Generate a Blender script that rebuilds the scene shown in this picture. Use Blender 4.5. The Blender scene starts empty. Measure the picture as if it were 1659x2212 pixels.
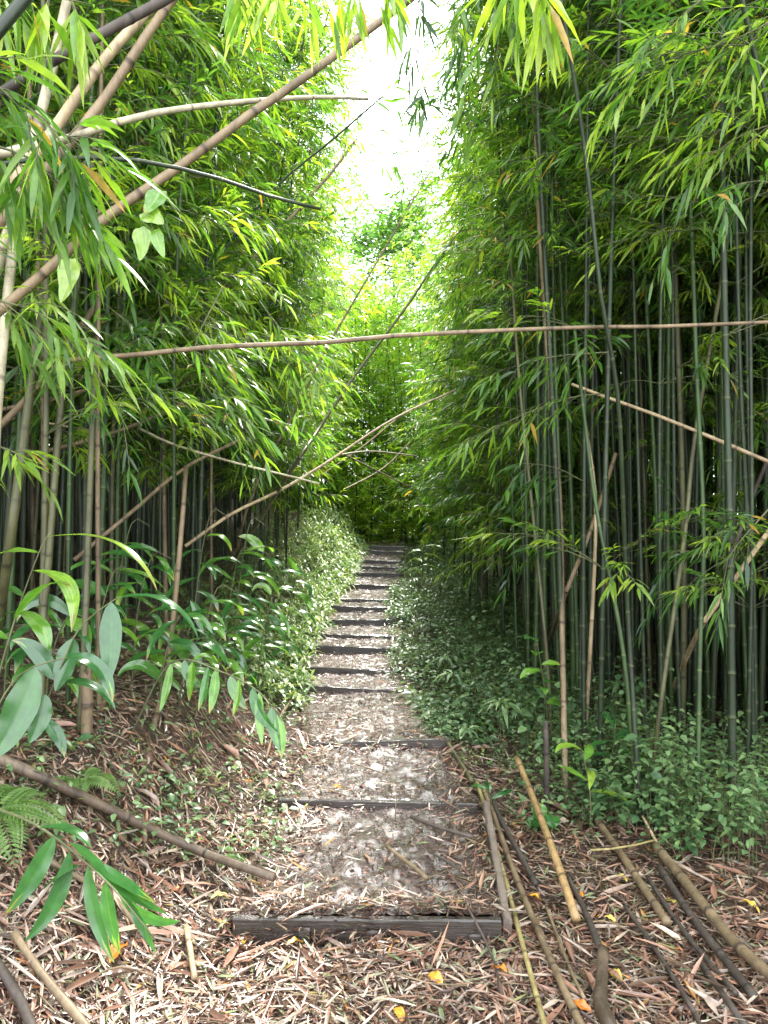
import bpy, math, random
import numpy as np
from mathutils import Vector

# ---------------------------------------------------------------- camera, world, sun, exposure
S = bpy.context.scene
COL = S.collection
R = math.radians
F = 1659.0; CX, CY = 829.5, 1106.0          # the photograph measured on a 1659 x 2212 sheet
PITCH = math.atan(44 / F)
EYE = Vector((0, 0, 1.65))
cd = bpy.data.cameras.new('camera'); cam = bpy.data.objects.new('camera', cd); COL.objects.link(cam)
cd.sensor_fit = 'HORIZONTAL'; cd.sensor_width = 36; cd.lens = 36
cd.clip_start = 0.05; cd.clip_end = 600
cam.location = EYE; cam.rotation_euler = (math.pi / 2 + PITCH, 0, 0)
S.camera = cam

SUN_EL, SUN_AZ = 59, 9                      # azimuth measured from +Y (ahead) towards +X
w = bpy.data.worlds.new('World'); S.world = w; w.use_nodes = True
nt = w.node_tree; nt.nodes.clear()
sky = nt.nodes.new('ShaderNodeTexSky'); sky.sky_type = 'NISHITA'; sky.sun_disc = False
sky.sun_elevation = R(SUN_EL); sky.sun_rotation = R(SUN_AZ)
sky.air_density = 1.0; sky.dust_density = 3.0; sky.ozone_density = 1.0
cl = nt.nodes.new('ShaderNodeMixRGB'); cl.inputs[0].default_value = 0.72
cl.inputs[2].default_value = (13.5, 14.0, 14.6, 1)   # bright thin cloud over the blue
bg = nt.nodes.new('ShaderNodeBackground'); bg.inputs[1].default_value = 0.15
wo = nt.nodes.new('ShaderNodeOutputWorld')
nt.links.new(sky.outputs[0], cl.inputs[1]); nt.links.new(cl.outputs[0], bg.inputs[0]); nt.links.new(bg.outputs[0], wo.inputs[0])
sd = bpy.data.lights.new('sun', 'SUN'); sd.energy = 3.4; sd.angle = R(5); sd.color = (1, 0.96, 0.88)
so = bpy.data.objects.new('sun', sd); COL.objects.link(so)
sv = Vector((math.sin(R(SUN_AZ)) * math.cos(R(SUN_EL)), math.cos(R(SUN_AZ)) * math.cos(R(SUN_EL)), math.sin(R(SUN_EL))))
so.rotation_euler = sv.to_track_quat('Z', 'Y').to_euler(); so.location = (0, 0, 30)
S.view_settings.view_transform = 'Standard'; S.view_settings.look = 'None'
S.view_settings.exposure = 2.1; S.view_settings.gamma = 1; S.view_settings.use_curve_mapping = False
S.render.engine = 'CYCLES'
cy = S.cycles
cy.max_bounces = 7; cy.diffuse_bounces = 5; cy.glossy_bounces = 2; cy.transmission_bounces = 3; cy.transparent_max_bounces = 4
cy.caustics_reflective = False; cy.caustics_refractive = False; cy.sample_clamp_indirect = 4
cy.use_denoising = True

rng = np.random.default_rng(7)
U = lambda a, b, n=None: rng.uniform(a, b, n)

# ---------------------------------------------------------------- helpers
def sm(a, b, x):
    t = np.clip((np.asarray(x, float) - a) / (b - a), 0, 1); return t * t * (3 - 2 * t)

def ray(px, py):
    a = (px - CX) / F; b = -(py - CY) / F
    c, s = math.cos(PITCH), math.sin(PITCH)
    return np.array((a, c - s * b, s + c * b))

def at(px, py, d):
    v = ray(px, py); return np.array(EYE) + v * (d / v[1])

class Geo:
    """collects vertices, faces and one number per vertex, then makes ONE mesh object"""
    def __init__(s): s.v = []; s.f = []; s.r = []; s.n = 0
    def add(s, v, f, r):
        v = np.asarray(v, float).reshape(-1, 3); f = np.asarray(f, int)
        s.v.append(v); s.f.append(f + s.n); s.r.append(np.broadcast_to(np.asarray(r, float), (len(v),)))
        s.n += len(v)
    def plus(s, other):
        s.split = sum(len(f) for f in s.f)
        for v, r in zip(other.v, other.r): s.v.append(v); s.r.append(r)
        for f in other.f: s.f.append(f + s.n)
        s.n += other.n; return s
    def mesh(s, name, mat, smooth=True, mat2=None):
        V = np.concatenate(s.v); RR = np.concatenate(s.r)
        starts = []; idx = []; tot = 0
        for f in s.f:
            k = f.shape[1]; m = len(f); starts.append(tot + np.arange(m) * k); idx.append(f.ravel()); tot += m * k
        starts = np.concatenate(starts); idx = np.concatenate(idx)
        me = bpy.data.meshes.new(name)
        me.vertices.add(len(V)); me.vertices.foreach_set('co', V.astype(np.float32).ravel())
        me.loops.add(len(idx)); me.loops.foreach_set('vertex_index', idx.astype(np.int32))
        me.polygons.add(len(starts)); me.polygons.foreach_set('loop_start', starts.astype(np.int32))
        a = me.attributes.new('rnd', 'FLOAT', 'POINT'); a.data.foreach_set('value', RR.astype(np.float32))
        me.update(calc_edges=True)
        me.polygons.foreach_set('use_smooth', np.full(len(me.polygons), bool(smooth)))
        me.materials.append(mat)
        if mat2 is not None:
            me.materials.append(mat2); mi = np.zeros(len(me.polygons), np.int32); mi[s.split:] = 1; me.polygons.foreach_set('material_index', mi)
        return me
    def build(s, name, mat, parent=None, smooth=True, mat2=None):
        o = bpy.data.objects.new(name, s.mesh(name, mat, smooth, mat2)); COL.objects.link(o)
        if parent is not None: o.parent = parent
        return o

def tag(o, label=None, cat=None, group=None, kind=None):
    if label: o['label'] = label
    if cat: o['category'] = cat
    if group: o['group'] = group
    if kind: o['kind'] = kind
    return o

def empty(name, loc, label, cat, group=None):
    o = bpy.data.objects.new(name, None); COL.objects.link(o); o.location = loc; o.empty_display_size = 0.1
    return tag(o, label, cat, group)

def nrm(a): return a / np.maximum(np.linalg.norm(a, axis=-1, keepdims=True), 1e-9)

BL_T = np.array([0, .28, .62, 1.0]); 
def blades(g, P, D, N, L, W, Rn, droop=.25, fold=.25):
    """lance-shaped leaves, 8 vertices each, folded along the midrib and drooping"""
    P = np.asarray(P, float); n = len(P); D = nrm(np.asarray(D, float)); N = np.asarray(N, float)
    Sd = nrm(np.cross(D, N)); N2 = np.cross(Sd, D)
    L = np.broadcast_to(L, n)[:, None]; W = np.broadcast_to(W, n)[:, None]
    dr = np.broadcast_to(droop, n)[:, None]; dn = np.array([0, 0, -1.0])
    c = lambda t: P + D * L * t * (1 - .25 * dr * t) + dn * dr * L * t * t
    v = np.empty((n, 8, 3))
    v[:, 0] = P
    for k, (t, ww) in enumerate(((.3, 1.), (.65, .8))):
        m = c(t); v[:, 1 + 3 * k] = m - Sd * W * .5 * ww + N2 * fold * W * .5 * ww
        v[:, 2 + 3 * k] = m
        v[:, 3 + 3 * k] = m + Sd * W * .5 * ww + N2 * fold * W * .5 * ww
    v[:, 7] = c(1.0)
    b = (np.arange(n) * 8)[:, None]
    tri = np.concatenate([b + np.array([[0, 2, 1]]), b + np.array([[0, 3, 2]]), b + np.array([[4, 5, 7]]), b + np.array([[5, 6, 7]])])
    quad = np.concatenate([b + np.array([[1, 2, 5, 4]]), b + np.array([[2, 3, 6, 5]])])
    r = np.repeat(np.broadcast_to(Rn, n), 8)
    n0 = g.n; g.add(v.reshape(-1, 3), tri, r); g.f.append(quad + n0)

def kites(g, P, D, N, L, W, Rn, droop=0., fold=.2, wide=.4):
    P = np.asarray(P, float); n = len(P); D = nrm(np.asarray(D, float)); N = np.asarray(N, float)
    Sd = nrm(np.cross(D, N)); N2 = np.cross(Sd, D)
    L = np.broadcast_to(L, n)[:, None]; W = np.broadcast_to(W, n)[:, None]
    m = P + D * L * wide
    v = np.empty((n, 4, 3)); v[:, 0] = P; v[:, 1] = m - Sd * W * .5 + N2 * W * fold
    v[:, 2] = P + D * L - np.array([0, 0, 1.]) * L * droop; v[:, 3] = m + Sd * W * .5 + N2 * W * fold
    b = (np.arange(n) * 4)[:, None]
    g.add(v.reshape(-1, 3), np.concatenate([b + np.array([[0, 2, 1]]), b + np.array([[0, 3, 2]])]), np.repeat(np.broadcast_to(Rn, n), 4))

def bigleaf(g, P, D, N, L, W, r, droop=.3, wave=.05, shape='lance', fold=.18):
    """one broad leaf as a 9 x 5 sheet: midrib groove, rippled edge, drooping tip"""
    P = np.array(P, float); D = nrm(np.array(D, float)); N = np.array(N, float)
    T = np.linspace(0, 1, 14); rows = []; rv = []
    UU = np.linspace(-1, 1, 11); p = P.copy(); d = D.copy(); st = L / 13; tip = U(0, 1) < .3; bend = rng.normal(0, .05); wob = U(.75, 1.2)
    ph = U(0, 6)
    for i, t in enumerate(T):
        sd = nrm(np.cross(d, N)); n2 = np.cross(sd, d)
        if shape == 'lance': ww = math.sin(math.pi * t ** .8) ** .75 if 0 < t < 1 else .04
        elif shape == 'heart': ww = (1 - t) ** .62 * (.72 + .9 * min(t * 4, 1)) / 1.35 if t < 1 else .01
        else: ww = math.sin(math.pi * t ** .9) ** .9 if 0 < t < 1 else .04
        ww *= wob if 0 < t < 1 else 1
        for j, u in enumerate(UU):
            rv.append(1.3 if tip and t + .12 * math.sin(u * 5 + ph) > .88 else np.clip(r + (.13 if j == 5 else (.035 if j % 2 else -.035)) + U(-.02, .02), 0, .94))
            z = fold * abs(u) * W * .5 * ww + wave * W * math.sin(t * 17 + ph + (2 if u > 0 else 0)) * abs(u) ** 2 * ww
            rows.append(p + sd * u * W * .5 * ww + n2 * z)
        p = p + d * st
        d = nrm(d + np.array([0, 0, -1.]) * droop * (0.35 + t) * .22 + nrm(np.cross(d, N)) * bend)
    f = [(i * 11 + j, i * 11 + j + 1, i * 11 + j + 12, i * 11 + j + 11) for i in range(13) for j in range(10)]
    g.add(np.array(rows), np.array(f), np.clip(rv, 0, 1))

def tube(g, pts, rad, sides=8, val=0., cap=True, wob=0.):
    pts = np.asarray(pts, float); n = len(pts); rad = np.broadcast_to(rad, n)
    val = np.broadcast_to(val, n)
    t = nrm(np.gradient(pts, axis=0))
    ref = np.array([0., 1., 0]) if abs(t[0, 1]) < .8 else np.array([1., 0, 0])
    s = nrm(np.cross(t, ref)); u = np.cross(s, t)
    a = np.arange(sides) * 2 * np.pi / sides
    rr = rad[:, None] * (1 + (wob * rng.standard_normal((n, sides)) if wob else 0))
    v = pts[:, None] + rr[..., None] * (np.cos(a)[None, :, None] * s[:, None] + np.sin(a)[None, :, None] * u[:, None])
    q = []
    i = np.arange(n - 1)[:, None] * sides; j = np.arange(sides)[None]; k = (j + 1) % sides
    q = np.stack([i + j, i + k, i + k + sides, i + j + sides], -1).reshape(-1, 4)
    n0 = g.n
    g.add(v.reshape(-1, 3), q, np.repeat(val, sides))
    if cap:
        g.f.append(np.array([list(range(n0, n0 + sides))[::-1]])); g.f.append(np.array([list(range(n0 + (n - 1) * sides, n0 + n * sides))]))

def spline(pts, step=.08):
    """Catmull-Rom through pts, resampled"""
    p = np.asarray(pts, float)
    if len(p) == 2: 
        m = max(2, int(np.linalg.norm(p[1] - p[0]) / step)); return p[0] + (p[1] - p[0]) * np.linspace(0, 1, m + 1)[:, None]
    e = np.vstack([2 * p[0] - p[1], p, 2 * p[-1] - p[-2]]); out = []
    for i in range(1, len(e) - 2):
        L = np.linalg.norm(e[i + 1] - e[i]); m = max(2, int(L / step))
        for t in np.arange(m) / m:
            out.append(.5 * (2 * e[i] + (e[i + 1] - e[i - 1]) * t + (2 * e[i - 1] - 5 * e[i] + 4 * e[i + 1] - e[i + 2]) * t * t + (3 * e[i] - e[i - 1] - 3 * e[i + 1] + e[i + 2]) * t ** 3))
    out.append(p[-1]); return np.array(out)

def culm_tube(g, pts, r0, r1, inter=.28, sides=9, start=.1):
    """a bamboo culm: tapered tube with swollen nodes along the line; val marks the node bands"""
    c = spline(pts, .1); seg = np.r_[0, np.cumsum(np.linalg.norm(np.diff(c, axis=0), axis=1))]; T = seg[-1]
    ss = [0.]; vv = [0.]; mm = [1.]; s = start; nodes = []
    while s < T - .03:
        r = r0 + (r1 - r0) * s / T; h = max(.004, r * .3)
        for ds, m, v in ((-3.2 * h, 1, 0), (-1.0 * h, 1.02, .55), (-.55 * h, 1.13, 1), (0, .98, .8), (.5 * h, 1.09, 1), (1.6 * h, .985, .3), (2.6 * h, .985, 0)):
            ss.append(s + ds); mm.append(m); vv.append(v)
        nodes.append(s)
        nx = inter * (1 + .15 * math.sin(s * 7)) * (0.75 + .5 * math.sin(math.pi * min(s / T, 1)))
        ss.append(s + nx * .5); mm.append(.985); vv.append(0)
        s += nx
    ss.append(T); mm.append(1); vv.append(0)
    o = np.argsort(ss); ss = np.clip(np.array(ss)[o], 0, T); mm = np.array(mm)[o]; vv = np.array(vv)[o]
    keep = np.r_[True, np.diff(ss) > 1e-4]; ss, mm, vv = ss[keep], mm[keep], vv[keep]
    P = np.stack([np.interp(ss, seg, c[:, k]) for k in range(3)], -1)
    tube(g, P, (r0 + (r1 - r0) * ss / T) * mm, sides, vv)
    return [np.array([np.interp(s, seg, c[:, k]) for k in range(3)]) for s in nodes], T

# ---------------------------------------------------------------- materials
def newmat(name):
    m = bpy.data.materials.new(name); m.use_nodes = True; nt = m.node_tree; nt.nodes.clear()
    out = nt.nodes.new('ShaderNodeOutputMaterial'); b = nt.nodes.new('ShaderNodeBsdfPrincipled')
    nt.links.new(b.outputs[0], out.inputs[0]); return m, nt, b, out

def ramp(nt, fac, stops, interp='LINEAR'):
    r = nt.nodes.new('ShaderNodeValToRGB'); r.color_ramp.interpolation = interp
    e = r.color_ramp.elements
    while len(e) < len(stops): e.new(.5)
    for k, (p, c) in enumerate(stops): e[k].position = p; e[k].color = (*c, 1)
    if fac is not None: nt.links.new(fac, r.inputs[0])
    return r.outputs[0]

def noise(nt, scale, detail=4, rough=.6, stretch=None):
    n = nt.nodes.new('ShaderNodeTexNoise'); n.inputs['Scale'].default_value = scale; n.inputs['Detail'].default_value = detail
    n.inputs['Roughness'].default_value = rough
    tc = nt.nodes.new('ShaderNodeTexCoord'); mp = nt.nodes.new('ShaderNodeMapping')
    if stretch: mp.inputs['Scale'].default_value = stretch
    nt.links.new(tc.outputs['Object'], mp.inputs[0]); nt.links.new(mp.outputs[0], n.inputs['Vector'])
    return n.outputs['Fac']

def mixc(nt, f, a, b, mode='MIX'):
    m = nt.nodes.new('ShaderNodeMixRGB'); m.blend_type = mode
    for k, x in enumerate((f, a, b)):
        if hasattr(x, 'is_output'): nt.links.new(x, m.inputs[k])
        elif isinstance(x, (int, float)): m.inputs[k].default_value = x
        else: m.inputs[k].default_value = (*x, 1)
    return m.outputs[0]

def attr(nt, n='rnd'):
    a = nt.nodes.new('ShaderNodeAttribute'); a.attribute_name = n; return a.outputs['Fac']

def bump(nt, b, h, s=.5, d=.01):
    k = nt.nodes.new('ShaderNodeBump'); k.inputs['Strength'].default_value = s; k.inputs['Distance'].default_value = d
    nt.links.new(h, k.inputs['Height']); nt.links.new(k.outputs[0], b.inputs['Normal'])

def leaf_mat(name, stops, trans=.5, rough=.3, gain=(2.6, 2.7, 1.0), spec=.55, blotch=.5):
    m, nt, b, out = newmat(name)
    c = ramp(nt, attr(nt), stops)
    nz = noise(nt, 22, 2)
    c = mixc(nt, blotch, c, ramp(nt, nz, ((.3, (.55, .55, .55)), (.7, (1.3, 1.3, 1.2)))), 'MULTIPLY')
    nt.links.new(c, b.inputs['Base Color']); b.inputs['Roughness'].default_value = rough
    b.inputs['Specular IOR Level'].default_value = spec
    t = nt.nodes.new('ShaderNodeBsdfTranslucent')
    tc = mixc(nt, 1., c, gain, 'MULTIPLY'); nt.links.new(tc, t.inputs[0])
    mx = nt.nodes.new('ShaderNodeMixShader'); mx.inputs[0].default_value = trans
    nt.links.new(b.outputs[0], mx.inputs[1]); nt.links.new(t.outputs[0], mx.inputs[2]); nt.links.new(mx.outputs[0], out.inputs[0])
    return m

BAM = ((0, (.022, .06, .022)), (.3, (.055, .13, .026)), (.6, (.115, .21, .03)), (.93, (.26, .34, .045)), (.97, (.34, .27, .05)), (1, (.33, .17, .04)))
M = {}
M['leaf'] = leaf_mat('bamboo_leaf', BAM)
M['leaf_far'] = leaf_mat('bamboo_leaf_far', BAM, blotch=.2)
M['ginger'] = leaf_mat('ginger_leaf', ((0, (.02, .075, .025)), (.5, (.04, .13, .03)), (.86, (.12, .25, .03)), (.95, (.24, .33, .05)), (.99, (.22, .15, .05))), trans=.36, rough=.2, spec=.8)
M['under'] = leaf_mat('undergrowth_leaf', ((0, (.05, .11, .045)), (.5, (.13, .21, .09)), (.85, (.20, .30, .12)), (1, (.33, .36, .09))), trans=.3, rough=.36, gain=(1.8, 1.9, .9))
M['fern'] = leaf_mat('fern_leaf', ((0, (.06, .13, .03)), (1, (.14, .22, .06))), trans=.35, rough=.5)
M['litter'] = leaf_mat('dead_leaf', ((0, (.03, .02, .016)), (.25, (.09, .048, .034)), (.42, (.20, .10, .07)), (.55, (.33, .18, .125)), (.68, (.19, .155, .14)), (.76, (.38, .28, .23)), (.84, (.42, .33, .25)), (.9, (.20, .20, .13)), (.97, (.12, .17, .07)), (1, (.45, .18, .05))), trans=.06, rough=.3, gain=(1.2, 1.1, 1), blotch=.6)
M['orange'] = leaf_mat('orange_leaf', ((0, (.5, .14, .02)), (.5, (.6, .3, .03)), (1, (.55, .48, .12))), trans=.15, rough=.4, gain=(1.2, 1.1, 1))

def culm_mat(name, lo, hi, node_c, rough=.38, dirt=(.08, .07, .05), dirt_a=.3):
    m, nt, b, out = newmat(name)
    c = mixc(nt, noise(nt, 3, 3, stretch=(1, 1, .25)), lo, hi)
    c = mixc(nt, ramp(nt, noise(nt, 26, 5, .7, (1, 1, .3)), ((.48, (0, 0, 0)), (.75, (dirt_a, dirt_a, dirt_a)))), c, dirt)
    c = mixc(nt, 1., c, ramp(nt, noise(nt, 5, 5, .75, (1, 1, .35)), ((.38, (.45, .43, .4)), (.62, (1.05, 1.04, 1.0)))), 'MULTIPLY')
    c = mixc(nt, attr(nt), c, node_c)
    nt.links.new(c, b.inputs['Base Color']); b.inputs['Roughness'].default_value = rough + .1; b.inputs['Specular IOR Level'].default_value = .35
    bump(nt, b, noise(nt, 60, 4, .6, (1, 1, .15)), .25, .004)
    return m
M['culm_green'] = culm_mat('culm_green', (.018, .046, .010), (.042, .082, .019), (.075, .095, .035))
M['culm_dark'] = culm_mat('culm_dark_green', (.010, .021, .008), (.024, .040, .015), (.055, .065, .03))
M['culm_olive'] = culm_mat('culm_olive', (.055, .06, .025), (.12, .115, .05), (.04, .04, .02), dirt_a=.5)
M['culm_tan'] = culm_mat('culm_tan', (.30, .22, .13), (.44, .34, .21), (.12, .08, .05), rough=.45, dirt=(.12, .09, .06), dirt_a=.55)
M['culm_brown'] = culm_mat('culm_brown', (.14, .10, .06), (.25, .18, .11), (.05, .035, .025), rough=.45, dirt=(.05, .04, .03), dirt_a=.6)
M['culm_pale'] = culm_mat('culm_pale', (.36, .32, .22), (.5, .45, .33), (.13, .10, .07), rough=.42, dirt=(.2, .16, .11), dirt_a=.5)
M['culm_rot'] = culm_mat('culm_rotten', (.035, .028, .024), (.08, .06, .05), (.02, .017, .014), rough=.6, dirt=(.12, .10, .08), dirt_a=.6)
M['culm_gold'] = culm_mat('culm_gold', (.26, .16, .07), (.42, .28, .13), (.09, .055, .03), rough=.36, dirt=(.12, .08, .045), dirt_a=.8)
M['culm_yellow'] = culm_mat('culm_yellow', (.22, .18, .07), (.36, .30, .13), (.09, .07, .035), rough=.4, dirt=(.15, .13, .06), dirt_a=.5)
M['twig'] = culm_mat('twig_bark', (.07, .085, .035), (.13, .14, .06), (.1, .1, .05), rough=.6)
M['log'] = culm_mat('wet_log', (.055, .038, .026), (.19, .14, .10), (.03, .02, .015), rough=.42, dirt=(.02, .015, .012), dirt_a=.9)
M['bark'] = culm_mat('bark', (.12, .085, .06), (.25, .19, .14), (.1, .08, .06), rough=.7, dirt=(.04, .03, .02), dirt_a=.8)

def soil(name, stops, rough_stops, bs, bd, sc=9):
    m, nt, b, out = newmat(name)
    n1 = noise(nt, sc, 8, .7); nt.links.new(ramp(nt, n1, stops), b.inputs['Base Color'])
    n2 = noise(nt, sc * .35, 4, .6)
    nt.links.new(ramp(nt, n2, rough_stops), b.inputs['Roughness'])
    bump(nt, b, noise(nt, sc * 3, 8, .75), bs, bd); return m
M['ground'] = soil('ground_soil', ((.3, (.03, .018, .012)), (.55, (.07, .04, .026)), (.75, (.13, .08, .055))), ((.3, (.5, .5, .5)), (.7, (.8, .8, .8))), 1., .03)
def mud(name):
    m, nt, b, out = newmat(name)
    nt.links.new(mixc(nt, 1., ramp(nt, noise(nt, 55, 6, .75), ((.35, (.022, .013, .012)), (.55, (.085, .054, .05)), (.75, (.19, .135, .125)))), ramp(nt, noise(nt, 3.5, 4, .6), ((.35, (.75, .72, .70)), (.65, (1.1, 1.05, 1.05)))), 'MULTIPLY'), b.inputs['Base Color'])
    nt.links.new(ramp(nt, noise(nt, 5, 3, .6), ((.35, (.14, .14, .14)), (.65, (.36, .36, .36)))), b.inputs['Roughness'])
    bump(nt, b, noise(nt, 120, 5, .7), 1., .006); b.inputs['Coat Weight'].default_value = .8; b.inputs['Coat Roughness'].default_value = .26; b.inputs['Coat IOR'].default_value = 1.6; return m
M['path_old'] = soil('wet_path_mud', ((.3, (.022, .015, .013)), (.55, (.055, .037, .03)), (.8, (.10, .07, .055))), ((.35, (.12, .12, .12)), (.65, (.36, .36, .36))), 1., .03, 12)

def wood(name, lo, hi, rough=.45):
    m, nt, b, out = newmat(name)
    c = mixc(nt, noise(nt, 5, 6, .7, (.6, 14, 14)), lo, hi)
    c = mixc(nt, ramp(nt, noise(nt, 9, 6, .7), ((.5, (0, 0, 0)), (.7, (.7, .7, .7)))), c, (.025, .022, .016))
    nt.links.new(c, b.inputs['Base Color']); b.inputs['Roughness'].default_value = rough
    bump(nt, b, noise(nt, 7, 6, .7, (.6, 18, 18)), .6, .006); return m
M['wood'] = wood('wet_step_timber', (.014, .010, .008), (.046, .034, .027), .27)
M['wood_grey'] = wood('grey_edge_timber', (.10, .075, .06), (.22, .17, .14), .35)

# ---------------------------------------------------------------- the lie of the land
#        left px,py    right px,py    depth
STEPS = [((505, 1963), (1082, 1984), 3.15), ((630, 1720), (1000, 1733), 4.30), ((672, 1601), (948, 1594), 5.20),
         ((672, 1477), (870, 1491), 6.80), ((678, 1437), (838, 1449), 7.50), ((675, 1391), (842, 1400), 8.40),
         ((700, 1366), (836, 1374), 9.10), ((715, 1336), (842, 1338), 10.0), ((724, 1306), (836, 1313), 11.0),
         ((724, 1290), (845, 1296), 11.8), ((763, 1260), (850, 1265), 13.3), ((768, 1235), (865, 1238), 14.5),
         ((784, 1221), (866, 1226), 15.3), ((775, 1207), (866, 1213), 16.2), ((790, 1187), (870, 1192), 17.2), ((793, 1177), (874, 1181), 17.9)]
SY = []; SZ = []; SC = []; SWd = []
for (lx, ly), (rx, ry), d in STEPS:
    a = at(lx, ly, d); b = at(rx, ry, d); SY.append(d); SZ.append((a[2] + b[2]) / 2); SC.append((a[0] + b[0]) / 2); SWd.append(b[0] - a[0])
SY, SZ, SC, SWd = map(np.array, (SY, SZ, SC, SWd))
FACE = .062
# path profile: just behind each board level with its top, sloping up to the foot of the next one
PY = [-6., SY[0] - .001]; PZ = [-.02, SZ[0] - FACE - .01]
for i in range(16):
    PY.append(SY[i] + .02); PZ.append(SZ[i] - .012)
    if i < 15: PY.append(SY[i + 1] - .001); PZ.append(max(SZ[i] - .012, SZ[i + 1] - (.012 if i < 2 else FACE) - .02))
PY += [22., 40., 90.]; PZ += [SZ[-1] + .35, SZ[-1] + 1.6, SZ[-1] + 4]
PY, PZ = np.array(PY), np.array(PZ)
path_z = lambda y: np.interp(y, PY, PZ)
GY = np.r_[-6., 2., SY, 22., 40., 90.]; GZ = np.r_[-.02, -.02, SZ - .09, SZ[-1] + .3, SZ[-1] + 1.6, SZ[-1] + 4]
base_z = lambda y: np.interp(y, GY, GZ)
cx_ = lambda y: np.interp(y, np.r_[-6, 2, SY, 20, 24, 60], np.r_[.0, -.05, SC, SC[-1] - .05, -1.2, -6])
hw_ = lambda y: np.interp(y, np.r_[-6, 2, SY, 30], np.r_[.62, .60, np.maximum(SWd, .9) * .5, .5])
def h_ground(x, y):
    x = np.asarray(x, float); y = np.asarray(y, float)
    z = base_z(y); dl = cx_(y) - hw_(y) - x - .07; dr = x - cx_(y) - hw_(y)
    left = .50 * sm(0, .9, dl) + .30 * np.clip(dl - .4, 0, 9) * .8
    left = left * sm(1.2, 3.6, y) * .9 + left * .1
    z = z + np.where(dl > 0, left, 0)
    z = z - np.where(dr > 0, .06 * sm(0, .3, dr) + (z + .06) * .45 * sm(.3, 3.5, dr), 0)
    ins = np.maximum(dl + .07, dr)
    z = z - .07 * sm(.06, -.10, ins) * sm(3.13, 3.17, y)
    z = z + .018 * np.sin(x * 5.1 + y * 2.3) * np.sin(y * 4.3 - x * 1.7) + .012 * np.sin(x * 13 + 1) * np.sin(y * 11)
    z = z + np.where(ins > .6, .03 * np.sin(x * 2.1 + 3) * np.sin(y * 1.7), 0)
    return z
def h_all(x, y):
    ins = np.maximum(cx_(y) - hw_(y) - x, x - cx_(y) - hw_(y))
    p = path_z(y) - .03 * sm(-.12, 0.04, ins)
    return np.where((ins < .05) & (np.asarray(y) > 3.1), np.maximum(p, h_ground(x, y)), h_ground(x, y))
def hit(px, py, lift=0.):
    v = ray(px, py); v = v / v[1]; t = np.arange(1.2, 40, .01)
    p = np.array(EYE)[None] + v[None] * t[:, None]
    k = np.nonzero(p[:, 2] < h_all(p[:, 0], p[:, 1]) + lift)[0]
    return p[k[0]] if len(k) else p[-1]

def grid(g, xs, ys, zf):
    X, Y = np.meshgrid(xs, ys); Z = zf(X, Y); nx, ny = len(xs), len(ys)
    i = (np.arange(ny - 1)[:, None] * nx + np.arange(nx - 1)[None]).ravel()
    g.add(np.stack([X, Y, Z], -1), np.stack([i, i + 1, i + nx + 1, i + nx], -1), .5)
g = Geo()
xs = np.unique(np.r_[np.linspace(-80, -8, 19), np.arange(-8, -2.6, .2), np.arange(-2.6, 2.6, .045), np.arange(2.6, 8, .2), np.linspace(8, 80, 19)])
ys = np.unique(np.r_[np.linspace(-6, 1.6, 9), np.arange(1.6, 7, .05), np.arange(7, 20, .12), np.linspace(20, 90, 30)])
grid(g, xs, ys, h_ground)
tag(g.build('ground', M['ground']), 'brown soil of the bamboo forest floor and bank', kind='structure')
g = Geo()
rows = np.unique(np.r_[3.17, SY[1:] - .001, SY[1:] + .02, np.arange(3.2, 6.9, .018), np.arange(6.9, 19.5, .05)])
M['path'] = mud('wet_path_mud_glossy')
V = []
for y in rows:
    for u in np.linspace(-1, 1, 61):
        x = cx_(y) + u * (hw_(y) + .04)
        z = path_z(y) - .03 * float(sm(.85, 1.0, abs(u))) + (.008 * math.sin(x * 17 + y * 9) * math.sin(y * 15 - x * 6) + .006 * math.sin(x * 31) * math.sin(y * 27 + x * 8)) * (1 - u * u) + (rng.normal(0, .0028) if y < 6.9 else rng.normal(0, .004)) * (abs(u) < .97)
        V.append((x, y, z))
i = (np.arange(len(rows) - 1)[:, None] * 61 + np.arange(60)[None]).ravel()
g.add(V, np.stack([i, i + 1, i + 62, i + 61], -1), .5)
tag(g.build('path', M['path']), 'wet muddy footpath climbing through the bamboo in low steps', kind='structure')

# ---------------------------------------------------------------- timber steps
ordn = ['first', 'second', 'third', 'fourth', 'fifth', 'sixth', 'seventh', 'eighth', 'ninth', 'tenth', 'eleventh', 'twelfth', 'thirteenth', 'fourteenth', 'fifteenth']
def beam(g, a, b, t, h, seg=10, val=.5, jit=.002, bev=.006):
    """timber from a to b (top centre line), thickness t, height h, softened edges"""
    a = np.array(a, float); b = np.array(b, float); d = nrm(b - a); s = nrm(np.cross(d, (0, 0, 1.))); u = np.cross(s, d)
    prof = [(-t / 2 + bev, 0), (t / 2 - bev, 0), (t / 2, -bev), (t / 2, -h), (-t / 2, -h), (-t / 2, -bev)]
    vs = []
    for k in np.linspace(0, 1, seg + 1):
        c = a + (b - a) * k
        for (p, q) in prof: vs.append(c + s * (p + U(-jit, jit)) + u * (q + U(-jit, jit)))
    n = 6; f = [(i * n + j, i * n + (j + 1) % n, (i + 1) * n + (j + 1) % n, (i + 1) * n + j) for i in range(seg) for j in range(n)]
    n0 = g.n; g.add(vs, f, val); g.f.append(np.array([[n0 + k for k in range(6)][::-1]])); g.f.append(np.array([[n0 + seg * n + k for k in range(6)]]))
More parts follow.
